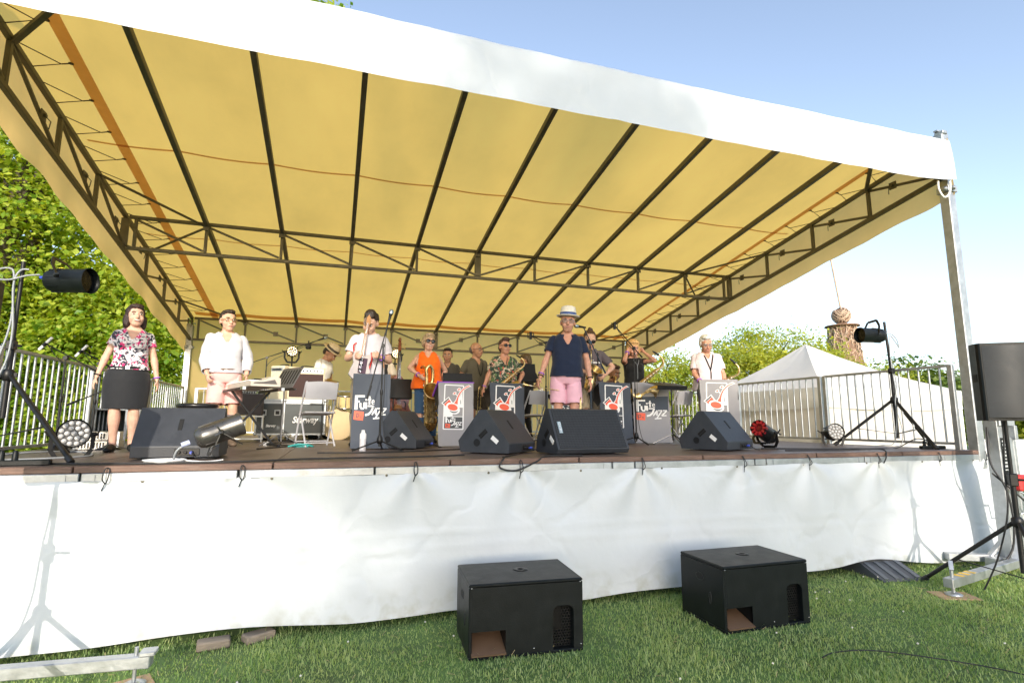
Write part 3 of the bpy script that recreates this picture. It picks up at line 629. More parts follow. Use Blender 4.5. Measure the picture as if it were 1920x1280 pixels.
# ---------------------------------------------------------------- big band front stands
CLOTH = mat('grey_banner', (.06,.072,.095), .75, 0, .08, 2.5, .1, 60, dirt=.15, dirtcol=(.24,.22,.22))
CLOTHL = mat('pale_banner', (.30,.29,.30), .75, 0, .08, 2.5, .1, 60)
def banner(label, x, y, w, h, rz, style, cloth=CLOTH, purple=False):
    t = thing('banner_stand', label, 'banner stand', (x, y, DK), rz, 'printed front stands of the band')
    def fy(z): return -.03*max(0, (.14-z)/.14)**2*1.5 + .05*(z/h)
    m = MB(); m.grid(lambda u, v: (-w/2+u*w, fy(v*h)+.004*mnoise.noise((u*3, v*4, x)), .01+v*h), 8, 24)
    m.grid(lambda u, v: (-w/2+u*w, fy(v*h)+.012+.004*mnoise.noise((u*3, v*4, x)), .01+v*h), 8, 24); m.build('panel', cloth, t)
    m = MB(); a, b = Vector((0, fy(h)+.02, h-.005)), Vector((0, fy(h)+.30, h-.17))   # sloping desk behind
    rot = Matrix.Rotation(math.atan2(-.165, .28), 3, 'X')
    m.box((0, fy(h)+.16, h-.09), (w, .33, .012), rot=rot, bev=.003); m.box((0, fy(h)+.31, h-.15), (w, .012, .05), bev=.002)
    m.build('desk', PURPLE if purple else BLACKM, t)
    for s in (-1, 1):
        m = MB(); m.add([(s*w/2, fy(h)+.014, h), (s*w/2, fy(h)+.31, h-.17), (s*w/2, fy(h)+.05, h-.36), (s*w/2, .02, h-.3)], [(0,1,2,3)]); m.add([(s*w/2-s*.008, fy(h)+.014, h), (s*w/2-s*.008, fy(h)+.31, h-.17), (s*w/2-s*.008, fy(h)+.05, h-.36), (s*w/2-s*.008, .02, h-.3)], [(0,1,2,3)]); m.build('side_gusset', BLACKM, t)
        m = MB(); m.box((s*(w/2-.03), .20, .012), (.03,.36,.02), bev=.003); m.bar((s*(w/2-.03), .05, .02), (s*(w/2-.03), .07, h-.1), .02); m.build('foot', BLACKM, t)
    if purple:
        m = MB(); m.bar((-w/2-.008, fy(h)-.004, h+.006), (w/2+.008, fy(h)-.004, h+.006), .012, .012); m.bar((-w/2-.008, fy(h), h+.004), (-w/2-.012, fy(h)+.31, h-.17), .012, .035); m.build('cloth_edge', PURPLE, t)
    E0 = -.006
    def pt(px, py, dz=0):       # picture of the print: px 125..680, py 140..1175
        u = (px-402)/555*w; z = .01+(1175-py)/1035*h; return (u, fy(z)+E0-dz, z)
    def poly(name, pts, m_, dz=0):
        b = MB(); n = len(pts); b.add([pt(*p, dz) for p in pts], [tuple(range(n))]); return b.build(name, m_, t)
    def stroke(name, pts, hw, m_, dz=0):
        l, r = ribbon(pts, hw); b = MB(); n = len(l); b.add([pt(*p, dz) for p in l]+[pt(*p, dz) for p in r], [(i, i+1, n+i+1, n+i) for i in range(n-1)]); return b.build(name, m_, t)
    def ellp(cx, cy, rx, ry, rot=0, n=24):
        return [(cx+rx*math.cos(a)*math.cos(rot)-ry*math.sin(a)*math.sin(rot), cy+rx*math.cos(a)*math.sin(rot)+ry*math.sin(a)*math.cos(rot)) for a in [6.2832*i/n for i in range(n)]]
    def words(x0, y0, sc, wm, de=True):
        # hand-cut letters "Fuite De Jazz"; (x0, y0) lower left of the F block, sc = width of the whole
        def S(pts, hw=.03): stroke('lettering', [(x0+a*sc, y0-b*sc) for a, b in pts], hw*sc, wm, .001)
        S([(.04,.02),(.04,.44)], .045); S([(.0,.42),(.30,.42)], .03); S([(.05,.26),(.15,.26)], .03)
        S([(.17,.22),(.175,.10),(.21,.05),(.26,.05),(.29,.10),(.295,.24)], .028); S([(.35,.05),(.35,.24)], .03); S([(.35,.29),(.35,.34)], .03)
        S([(.45,.18),(.45,.42)], .026); S([(.40,.33),(.50,.33)], .022)
        S([(.53,.25),(.60,.25),(.60,.29),(.56,.31),(.53,.28),(.53,.22),(.56,.19),(.61,.2)], .014)
        S([(.40,.13),(.60,.13)], .024); S([(.58,.13),(.52,-.03),(.44,-.11),(.33,-.14)], .032)
        S([(.54,-.13),(.67,.07)], .022); S([(.67,.07),(.66,-.13)], .022); S([(.59,-.06),(.68,-.06)], .014)
        S([(.70,.06),(.84,.06)], .02); S([(.83,.06),(.64,-.24)], .02); S([(.58,-.24),(.80,-.22)], .022)
        S([(.86,.06),(1.0,.06)], .02); S([(.99,.06),(.81,-.13)], .022); S([(.81,-.13),(.97,-.12)], .02)
        poly('lettering_block', [(x0-.01*sc, y0+.02*sc), (x0+.29*sc, y0+.04*sc), (x0+.27*sc, y0+.30*sc), (x0-.02*sc, y0+.27*sc)], PRINTR, .001)
        stroke('lettering', [(x0+.07*sc, y0+.08*sc), (x0+.07*sc, y0+.22*sc)], .014*sc, PRINTD, .002)
        stroke('lettering', [(x0+.07*sc, y0+.09*sc), (x0+.13*sc, y0+.11*sc), (x0+.14*sc, y0+.17*sc), (x0+.07*sc, y0+.21*sc)], .013*sc, PRINTD, .002)
        stroke('lettering', [(x0+.185*sc, y0+.19*sc), (x0+.23*sc, y0+.19*sc), (x0+.21*sc, y0+.16*sc), (x0+.185*sc, y0+.19*sc), (x0+.2*sc, y0+.23*sc), (x0+.235*sc, y0+.225*sc)], .007*sc, PRINTD, .002)
    if style == 'logo':
        fr = [(225,190),(520,200),(510,910),(200,905)]
        for a, b in zip(fr, fr[1:]+fr[:1]): stroke('logo', [a, b], 9, PRINTW)
        poly('logo', [(500,300),(448,400),(425,520),(430,560),(508,560)], PRINTW)
        poly('logo', [(218,535),(262,560),(300,610),(350,655),(345,698),(213,698)], PRINTW)
        stroke('logo', [(212,702),(505,707)], 5, PRINTW)
        poly('logo', [(232,712),(500,716),(496,895),(216,893)], PRINTD, -.001)
        poly('logo', [(168,490),(285,383),(345,480),(245,560)], PRINTW, .001); poly('logo', [(188,490),(282,402),(292,420),(205,503)], PRINTD, .002); poly('logo', [(208,508),(292,428),(328,482),(245,545)], PRINTR, .002)
        poly('logo', ellp(372,590,92,78,.35), PRINTW, .0015); poly('logo', ellp(362,582,76,64,.35), PRINTD, .0025); poly('logo', ellp(348,552,108,72,.3), PRINTW, .003); poly('logo', ellp(346,556,80,52,.25), PRINTR, .004)
        hp = [(395,500),(412,450),(430,385),(462,320),(510,262),(565,222),(615,198)]; stroke('logo', hp, [44,26,20,19,18,17,17], PRINTW, .0032); stroke('logo', hp[:-1]+[(612,200)], [30,14,10,9,8,8,7], PRINTR, .0045)
        poly('logo', [(600,180),(650,212),(600,214)], PRINTW, .0035)
        for a, b in (((375,328),(425,368)), ((443,262),(470,300))):
            stroke('logo', [a, b], 7, PRINTW, .003); poly('logo', ellp(a[0], a[1], 34, 22, -.6), PRINTW, .0036); poly('logo', ellp(a[0], a[1], 20, 11, -.6), PRINTR, .0046)
        for k in range(4): poly('logo', [(464,440+k*16),(480,441+k*16),(479,450+k*16),(464,450+k*16)], PRINTD, .002)
        words(236, 812, 255, PRINTW)
    else:
        if style == 'wordsdark': poly('print_panel', [(140,395),(660,380),(655,640),(140,655)], mat('navy_print', (.035,.05,.075), .6), -.001)
        words(165, 655, 470, PRINTW)
    return t
banner('grey front stand lettered in white before the guitarist', -7.33, 2.0, .45, .905, R(-3), 'words')
banner('pale grey front stand with purple edge and horn logo beside the baritone saxophone', -6.18, 2.4, .49, .86, R(2), 'logo', CLOTHL, True)
banner('front stand with horn logo in front of the floral shirt', -5.29, 2.9, .55, .90, R(4), 'logo', CLOTH)
banner('front stand with horn logo before the saxophonist with hair bun', -3.62, 2.62, .58, .93, R(6), 'logo', CLOTH)
banner('front stand with dark upper print behind the open sheet music', -2.92, 2.75, .62, .96, R(-8), 'wordsdark', CLOTHL)
banner('front stand with horn logo in front of the white haired saxophonist', -2.06, 2.2, .57, .99, R(-28), 'logo', CLOTHL)
banner('front stand seen edge-on behind the man in the straw hat', -4.15, 3.1, .5, .9, R(8), 'plainwords', CLOTH)
# ---------------------------------------------------------------- monitor wedges
def wedge(label, x, y, rz, w=.60, d=.58, h=.46, face='back', logo=False, worn=False):
    """face='back': plain slanted panel with slot towards the audience; 'grille': speaker grille towards the audience"""
    t = thing('monitor_wedge', label, 'monitor speaker', (x, y, DK+.002), rz, 'floor monitor wedges along the stage')
    if face == 'back': pr = [(0,.012),(-.005,.11),(.26*d/.58,h),(.33*d/.58,h),(d,.13),(d-.03,.012)]
    else: pr = [(.03,.012),(0,.06),(.21,h),(.28,h+.005),(d-.02,.16),(d,.03),(d-.03,.012)]
    m = MB(); m.prism(pr, -w/2, w/2, 0); o = m.build('cabinet', WEDGE, t)
    bv = o.modifiers.new('b', 'BEVEL'); bv.width = .008; bv.segments = 2; bv.limit_method = 'ANGLE'
    if face == 'back':
        a, b = Vector((0,-.005,.11)), Vector((0,.26*d/.58,h)); dv = (b-a).normalized(); nv = Vector((0,-dv.z,dv.y)); c = a.lerp(b, .55)+nv*.001
        rot = Matrix((Vector((1,0,0)), dv, -nv)).transposed().to_3x3() if False else Matrix((Vector((1,0,0)), dv, Vector((1,0,0)).cross(dv))).transposed()
        m = MB(); m.box(c, (.035,.12,.006), rot=rot, bev=.004); m.build('handle_slot', mat('slot_black', (.004,.004,.004), .7), t)
        m = MB(); m.box((.09,-.006,.06), (.2,.008,.06), bev=.003)
        for k in range(3): m.lathe([(.012,0),(.014,.02),(.01,.022)], 8, (.03+.05*k,-.008,.06), (0,-1,0))
        m.build('connector_plate', BLACKM, t)
        m = MB(); m.tube(catmull([(.13,-.01,.06),(.14,-.06,.055),(.17,-.10,.02),(.25,-.12,.008),(.33,-.05,.006)], 4), .007, 6); m.lathe([(.012,0),(.013,.04),(.008,.05)], 8, (.13,-.055,.056), (0,1,0), mi=1); m.build('plug_cable', [CABLE, BLUE], t)
    else:
        a, b = Vector((0,0,.06)), Vector((0,.21,h)); dv = (b-a).normalized(); nv = Vector((1,0,0)).cross(dv)
        if nv.y > 0: nv = -nv
        c = a.lerp(b, .5)
        rot = Matrix((Vector((1,0,0)), dv, Vector((1,0,0)).cross(dv))).transposed()
        m = MB(); m.box(c+nv*.004, (w-.05, (b-a).length-.02, .012), rot=rot, bev=.004); m.build('grille_frame', GRILLE, t)
        m = MB(); nx, ny = 44, 22
        for i in range(nx):
            for j in range(ny):
                p = a.lerp(b, .045+.91*(j+.5)/ny)+Vector((-w/2+.035+(w-.07)*(i+.5+.5*(j%2)-.25)/nx, 0, 0))+nv*.0105
                q = [p+Vector((.0065*math.cos(k*1.5708+.785), 0, 0))+dv*(.0065*math.sin(k*1.5708+.785)) for k in range(4)]
                m.add(q, [(0,1,2,3)])
        o = m.build('grille_holes', mat('hole_black', (.006,.006,.007), .8), t, fix=False); o['kind'] = 'stuff'
        if logo:
            m = MB(); m.box(a.lerp(b, .52)+Vector((-w/2+.075,0,0))+nv*.0135, (.04,.13,.004), rot=rot); m.build('badge', mat('badge_blue', (.22,.30,.36), .4), t)
            Mx = Matrix.Translation(a.lerp(b, .52)+Vector((-w/2+.062,0,0))+nv*.0165-dv*.058) @ Matrix((Vector((1,0,0)), dv, nv)).transposed().to_4x4() @ Matrix.Rotation(R(90), 4, 'Z') @ Matrix.Translation((0,-.026,0))
            text('badge_lettering', 'NEXO', .036, Mx, PRINTW, t, width=.115)
    for s in (-1, 1):
        m = MB(); m.box((s*(w/2+.001), d*.5, h*.45), (.005,.11,.05), rot=Euler((R(-40),0,0)), bev=.002); m.box((s*(w/2+.003), d*.5, h*.45), (.01,.09,.012), rot=Euler((R(-40),0,0)), mi=1); m.build('side_handle', [mat('slot_black', (.004,.004,.004), .7), BLACKM], t)
        if s < 0:
            m = MB(); m.box((s*(w/2+.002), d*.27, h*.32), (.004,.09,.045), rot=Euler((R(38),0,0))); m.build('paper_label', WHITE, t)
            m = MB(); m.lathe([(.0,0),(.035,0),(.04,.004)], 12, (s*(w/2+.001), d*.62, h*.25), (s,0,0)); m.build('pole_socket', BLACKM, t)
    return t
wedge('wide scuffed monitor wedge behind the silver spotlight at the front edge', -9.06, .62, R(2), .68, .52, .45)
wedge('monitor wedge turned sideways beside the grey lettered stand', -6.66, 2.0, R(58), .54, .60, .46)
wedge('scuffed monitor wedge with paper label beside the big grille monitor', -5.82, .70, R(44), .60, .62, .46)
wedge('large monitor wedge with grille towards the audience in front of the straw hat man', -5.17, .28, R(6), .86, .5, .47, 'grille', True)
wedge('monitor wedge with clean slanted panel and centre slot beside the red spotlight', -3.06, .62, R(25), .68, .62, .47)
# ---------------------------------------------------------------- subwoofers
def subw(label, x, y, rz, w=.86, d=.58, h=.512):
    t = thing('subwoofer', label, 'subwoofer', (x, y, 0), rz, 'black subwoofers on the lawn')
    # cabinet built from panels so the two ports are real openings
    Z0, Z1 = .01, h
    def pan(name, c, s, b=.004, mt=BLACK): m = MB(); m.box(c, s, bev=b); return m.build(name, mt, t)
    pan('cabinet_top', (0, d/2, h-.0125), (w, d, .025), .008); pan('cabinet_base', (0, d/2, .0125), (w-.004, d-.004, .022)); pan('cabinet_back', (0, d-.014, h/2), (w-.006, .02, h-.05))
    for s in (-1, 1): pan('cabinet_side', (s*(w/2-.0125), d/2+.001, h/2-.001), (.025, d-.004, h-.045), .006)
    y0 = .012
    # front baffle around ports: left port x -w/2+.03..-.17 z .03-.19 ; right port rounded x .22..(.37) z .05-.32
    xl0, xl1, zl = -w/2+.02, -w/2+.27, .19; xr0, xr1, zr = w/2-.235, w/2-.075, .325
    m = MB()
    for (a, b, c, e) in ((xl0, xl1, zl, h-.025), (xl1, xr0, .024, h-.025), (xr0, xr1, zr, h-.025), (xr1, w/2-.02, .024, h-.025)):
        m.add([(a,.002,c),(b,.002,c),(b,.002,e),(a,.002,e)], [(0,1,2,3)]); m.add([(a,.022,c),(b,.022,c),(b,.022,e),(a,.022,e)], [(3,2,1,0)])
    for q0, q1 in (((xl0,zl),(xl1,zl)), ((xl1,zl),(xl1,.024)), ((xr0,.024),(xr0,zr)), ((xr0,zr),(xr1,zr)), ((xr1,zr),(xr1,.024))): m.add([(q0[0],.002,q0[1]),(q1[0],.002,q1[1]),(q1[0],.022,q1[1]),(q0[0],.022,q0[1])], [(0,1,2,3)])
    bm_ = bmesh.new(); me_ = m.mesh('baffle'); bm_.from_mesh(me_); bmesh.ops.remove_doubles(bm_, verts=bm_.verts, dist=1e-5); bm_.to_mesh(me_); bm_.free(); me_.materials.append(BLACK); link('baffle', me_, t)
    m = MB()      # rounded corners of the tall port
    for s, cx in ((1, xr0), (-1, xr1)):
        pts = [(cx, zr), (cx+s*.045, zr)]+[(cx+s*(.045-.045*math.sin(a)), zr-.045+.045*math.cos(a)) for a in (.0,.4,.8,1.2,1.57)]
        m.prism(pts, .003, .021, 1)
    m.build('port_corner', BLACK, t)
    pan('port_floor', ((xl0+xl1)/2, .2, .06), (xl1-xl0, .40, .012), 0, mat('bare_brown_board', (.12,.07,.04), .7))
    bpy.context.view_layer.update(); t.children[-1].rotation_euler = (R(18), 0, 0); t.children[-1].location = (0, 0, -.02)
    pan('port_wall', (xl1+.006, .2, .12), (.012, .38, .2), 0); pan('port_ceiling', ((xl0+xl1)/2, .2, zl+.006), (xl1-xl0, .38, .012), 0); pan('port_wall', (xr0-.006, .15, .17), (.012, .26, .3), 0); pan('port_wall', (xr1+.006, .15, .17), (.012, .26, .3), 0)
    pan('inner_back', (0, .36, h/2), (w-.06, .012, h-.06), 0, mat('slot_black', (.004,.004,.004), .7))
    m = MB()      # honeycomb grille in the tall port
    r = .0125
    for i in range(9):
        for j in range(14):
            cx = xr0+.006+i*r*1.75; cz = .04+j*r*1.55*1.0+0
            cx += (j % 2)*r*.87
            if cx > xr1-.006 or cz > zr-.012: continue
            ring = [(cx+r*.98*math.cos(R(60*k+30)), .05, cz+r*.98*math.sin(R(60*k+30))) for k in range(6)]; inn = [(cx+r*.72*math.cos(R(60*k+30)), .05, cz+r*.72*math.sin(R(60*k+30))) for k in range(6)]
            m.add(ring+inn, [(k, (k+1)%6, 6+(k+1)%6, 6+k) for k in range(6)])
    o = m.build('honeycomb_grille', BLACKM, t, fix=False); o['kind'] = 'stuff'
    for sx, sz in ((-.41,.485),(.41,.485),(.41,.05),(.05,.05)):
        m = MB(); m.lathe([(.0045,0),(.004,.0015),(0,.002)], 8, (sx, .0015, sz), (0,-1,0)); m.build('screw', CHROME, t)
    m = MB(); m.lathe([(.055,0),(.06,.002),(.02,.003),(.018,-.01),(.0,-.01)], 20, (.03, d*.55, h)); m.build('pole_socket', BLACKM, t)
    for s in (-1, 1):
        for yy, zz, sx, sz in ((d*.52, .37, .10, .055), (d*.30, .23, .03, .08)):
            m = MB(); m.box((s*(w/2+.0005), yy, zz), (.004, sx, sz), bev=.0018); m.build('side_slot', mat('slot_black', (.004,.004,.004), .7), t); m = MB(); m.tube([(s*(w/2+.002), yy+sx*.5*math.cos(a)*1.06, zz+sz*.5*math.sin(a)*1.1) for a in np.linspace(0, 6.283, 17)], .003, 4, caps=False); m.build('slot_glint_rim', GRILLE, t)  # lighter rim added to imitate the light glint round each slot
    return t
subw('scratched black subwoofer on the lawn with brown port board', -6.345, -.955, R(-4))
subw('cleaner black subwoofer on the lawn near the cable ramp', -4.28, -1.05, R(0))
# ---------------------------------------------------------------- stands, lamps
def tripod(t, zc, spread, r=.016, a0=20, mt=BLACKM, brace=True, zf=.015):
    for k in range(3):
        a = R(a0+120*k); e = Vector((spread*math.cos(a), spread*math.sin(a), zf))
        m = MB(); m.tube([(0.02*math.cos(a), .02*math.sin(a), zc), e], r, 8); l = m.build('leg', mt, t)
        m = MB(); d = (e-Vector((0,0,zc))).normalized(); m.tube([e-d*.05, e+d*.012], r*1.35, 8); m.build('rubber_foot', CABLE, l)
        if brace:
            m = MB(); m.bar((0,0,zc*.28), (e.x*.62, e.y*.62, zc*.38+.005), .012, .008); m.build('brace', mt, t)
    m = MB(); m.lathe([(r*1.6,-.05),(r*2.4,-.04),(r*2.4,.03),(r*1.6,.05)], 12, (0,0,zc)); m.box((r*2.6,0,zc), (.03,.02,.04)); m.build('collar', mt, t)
def par_can(name, label, loc, rot, L=.42, r=.085, body=BLACK, lens='closed', bracket='stand', group=None, glow=None, cat='stage light'):
    t = thing(name, label, cat, loc, 0, group, rot=rot)      # beam along local -Y
    m = MB(); m.lathe([(r*.55,.0),(r*.85,-.02),(r*.98,-.06),(r,-.12),(r,-L+.02),(r*1.06,-L+.01),(r*1.06,-L-.01)], 24, (0,L*.5,0), (0,1,0), cap1=False); m.build('housing', body, t)
    m = MB()
    for k in range(8):
        a = R(45*k); m.box((r*math.cos(a), L*.22, r*math.sin(a)), (.008,.10,.014), rot=Euler((0,-a,0)))
    o = m.build('cooling_fins', body, t); o['kind'] = 'stuff'
    y = -L*.5
    if lens == 'led':
        m = MB(); m.lathe([(0,0),(r*.98,0)], 24, (0,y+.012,0), (0,-1,0)); m.build('front_plate', BLACK if glow else mat('led_plate', (.16,.15,.14), .4, .3), t)
        pos = [(0,0)]+[(r*.42*math.cos(R(60*k)), r*.42*math.sin(R(60*k))) for k in range(6)]+[(r*.78*math.cos(R(30*k+15)), r*.78*math.sin(R(30*k+15))) for k in range(12)]
        for px, pz in pos:
            m = MB(); m.lathe([(r*(.12 if glow else .175),0),(r*(.11 if glow else .15),.010),(0,.016)], 8, (px, y+.008, pz), (0,-1,0)); m.build('led_lens', glow or mat('led_lens', (.48,.48,.48), .15), t)
    elif lens == 'red':
        m = MB()
        for k in range(10):
            a = R(36*k); m.box((r*.8*math.cos(a), y+.02, r*.8*math.sin(a)), (r*.5,.04,.03), rot=Euler((0,-a,0)))
        m.build('lens_petals', mat('red_lens', (.34,.012,.02), .3), t); m = MB(); m.lathe([(0,0),(r*.95,0)], 20, (0,y+.03,0), (0,-1,0)); m.build('front_plate', mat('dark_red_lens', (.25,.01,.02), .2), t)
    else:
        m = MB(); m.lathe([(0,-.03),(r*.9,-.03)], 20, (0,y,0), (0,-1,0)); m.build('front_plate', GLASSD, t)
    return t
def yoke(t, r, mt, floor=False, ang=0.0):
    """U bracket around the can in the XZ plane, turned about X by ang"""
    M = Matrix.Rotation(ang, 4, 'X'); R1 = r+.03
    m = MB(); m.M = M; pts = [(-R1,0,.02),(-R1,0,-R1*.9),(-R1*.6,0,-R1*1.55),(R1*.6,0,-R1*1.55),(R1,0,-R1*.9),(R1,0,.02)]
    for a, b in zip(pts[:-1], pts[1:]): m.bar(a, b, .035, .006, up=(0,1,0))
    for s in (-1, 1): m.lathe([(.02,0),(.022,.02),(.012,.03)], 10, (s*R1,0,0), (s,0,0)); m.bar((s*(R1+.03),0,0), (s*(R1+.05),.05,.03), .012)
    m.build('yoke', mt, t)
# left lighting stand (pole leaves frame at the left edge)
t = thing('lighting_stand', 'black tripod lighting stand with grey cables at the stage edge by the near railing', 'lighting stand', (-10.46, .92, DK))
m = MB(); m.tube([(0,0,.35),(0,0,1.05)], .022, 10); m.tube([(0,0,1.0),(0,0,1.74)], .0165, 10); m.build('pole', BLACKM, t)
m = MB(); m.lathe([(.018,0),(.018,.012)], 12, (0,0,1.735)); m.build('pole_cap', mat('lime_cap', (.55,.7,.15), .5), t)
tripod(t, .72, .95, .019, -38)
m = MB(); m.box((0,-.01,.98), (.06,.07,.08), bev=.006); m.bar((.03,-.02,.98), (.09,-.06,.97), .02); m.build('clamp', BLACKM, t)
m = MB()
m.tube(catmull([(.14,-.02,1.62),(.06,-.05,1.60),(-.06,-.06,1.55),(-.16,-.05,1.56),(-.18,-.03,1.63),(-.08,-.03,1.66),(-.04,-.03,1.58),(-.02,-.03,1.2),(-.06,-.04,.9),(-.14,-.05,.6),(-.3,-.1,.3)], 6), .008, 6)
m.tube(catmull([(.06,-.03,1.66),(.0,-.04,1.64),(-.03,-.045,1.5),(.01,-.05,1.1),(-.01,-.06,.8),(-.12,-.08,.5),(-.26,-.14,.12)], 6), .008, 6); m.build('cable', CABLEG, t)
p = par_can('spotlight', 'black spotlight with yellow sticker and blue plug on the railing-side lighting stand', (-10.10, .90, DK+1.585), (R(0), R(6), R(74)), .37, .108)
yoke(p, .108, BLACKM, ang=R(150))
m = MB(); m.lathe([(.018,0),(.022,.03),(.016,.07),(.012,.09)], 10, (.0,.17,.02), (0,1,.1)); m.build('power_plug', BLUE, p)
m = MB(); m.box((-.03,.06,.1055), (.035,.05,.004)); m.box((.012,.06,.1062), (.03,.05,.004), mi=1); m.build('sticker', [mat('yellow_sticker', (.85,.75,.05), .5), WHITE], p)
# right lighting stand
t = thing('lighting_stand', 'black tripod lighting stand on the deck beside the front corner post', 'lighting stand', (-.10, .9, DK))
m = MB(); m.tube([(0,0,.12),(0,0,1.05)], .024, 10); m.tube([(0,0,1.0),(-.05,0,1.80)], .0175, 10); m.build('pole', BLACKM, t)
tripod(t, .66, .78, .021, 8)
m = MB(); m.box((-.01,-.01,1.08), (.06,.07,.08), bev=.006); m.bar((-.03,-.02,1.08), (-.09,-.05,1.08), .02); m.build('clamp', BLACKM, t)
m = MB(); m.tube(catmull([(-.1,0,1.63),(.02,-.03,1.62),(.12,-.03,1.55),(.16,-.03,1.42),(.1,-.03,1.5),(-.01,-.03,1.58),(-.03,-.03,1.2),(-.0,-.04,.7),(-.08,-.06,.3),(-.16,-.06,.06),(-.3,-.02,.03),(-.34,.1,.01)], 6), .007, 6)
m.tube(catmull([(-.04,-.03,1.3),(.02,-.04,.9),(-.05,-.05,.6),(.02,-.06,.25),(.0,-.05,.05),(-.2,-.1,.012)], 6), .006, 6); m.build('cable', CABLEG, t)
p = par_can('spotlight', 'black spotlight high on the lighting stand beside the front corner post', (-.42, .9, DK+1.585), (0, R(-3), R(-100)), .37, .105)
yoke(p, .105, BLACKM, ang=R(170))
m = MB(); m.box((.03,.02,.103), (.05,.06,.004)); m.build('sticker', WHITE, p)
# floor lights
GUN = mat('gunmetal', (.12,.115,.11), .3, .7, .2, 10)
p = par_can('spotlight', 'gunmetal floor spotlight lying in front of the wide scuffed monitor wedge', (-8.66, .22, DK+.245), (R(-22), 0, R(108)), .35, .092, GUN)
yoke(p, .092, GUN, ang=R(-38)); yoke(p, .092, GUN, ang=R(40))
m = MB(); m.tube(catmull([(0,.22,0),(0.02,.32,-.03),(.08,.36,-.12),(.1,.3,-.22)], 5), .008, 6); m.lathe([(.02,0),(.02,.06)], 8, (0,.22,0), (0,1,0), mi=1); m.build('plug_cable', [CABLEG, mat('pale_blue_plug', (.45,.5,.75), .4)], p)
LEDW = mat('led_lens', (.48,.48,.48), .12)
p = par_can('led_floor_light', 'round LED floor light with clear lenses beside the aluminium cases', (-10.1, 1.35, DK+.20), (R(-8), 0, R(25)), .20, .125, BLACK, 'led', group='LED floor lights'); yoke(p, .125, BLACKM, ang=R(10))
p = par_can('led_floor_light', 'round LED floor light with clear lenses near the side railing and tent', (-.68, 1.45, DK+.19), (R(-12), 0, R(-20)), .19, .115, BLACK, 'led', group='LED floor lights'); yoke(p, .115, BLACKM, ang=R(12))
p = par_can('spotlight', 'black floor spotlight with red petal lens beside the clean monitor wedge', (-2.28, 1.05, DK+.20), (R(-20), 0, R(-68)), .40, .10, BLACK, 'red'); yoke(p, .10, BLACKM, ang=R(-30)); yoke(p, .10, BLACKM, ang=R(45))
# lit LED lights at the back on stands
WARM = emit('warm_led', (1, .80, .45), 2.5)
for x, y, z, lab in ((-8.61, 6.5, 2.99, 'lit round LED light on a stand above the amplifier'), (-6.56, 7.0, 3.08, 'lit round LED light on a stand behind the double bass')):
    t = thing('light_stand', 'thin black stand carrying the '+('lit light above the amplifier' if x < -8 else 'lit light behind the double bass'), 'lighting stand', (x, y+.1, DK)); m = MB(); m.tube([(0,0,.1),(0,0,z-DK+.06)], .015, 8); m.build('pole', BLACKM, t); tripod(t, .5, .4, .012, 30, brace=False)
    p = par_can('led_light', lab, (x, y, z), (R(-8), 0, R(8)), .16, .10, BLACK, 'led', group='lit LED lights at the back', glow=WARM); yoke(p, .10, BLACKM, ang=R(10))
t = thing('small_projector', 'small black projector clamped to the rear truss above the amplifier', 'stage light', (-8.4, 8.2, 3.33)); m = MB(); m.box((0,0,0), (.12,.16,.12), bev=.02); m.lathe([(.05,0),(.06,.05)], 12, (0,-.08,0), (0,-1,0)); m.box((0,0,.09), (.03,.03,.08)); m.build('housing', BLACK, t)
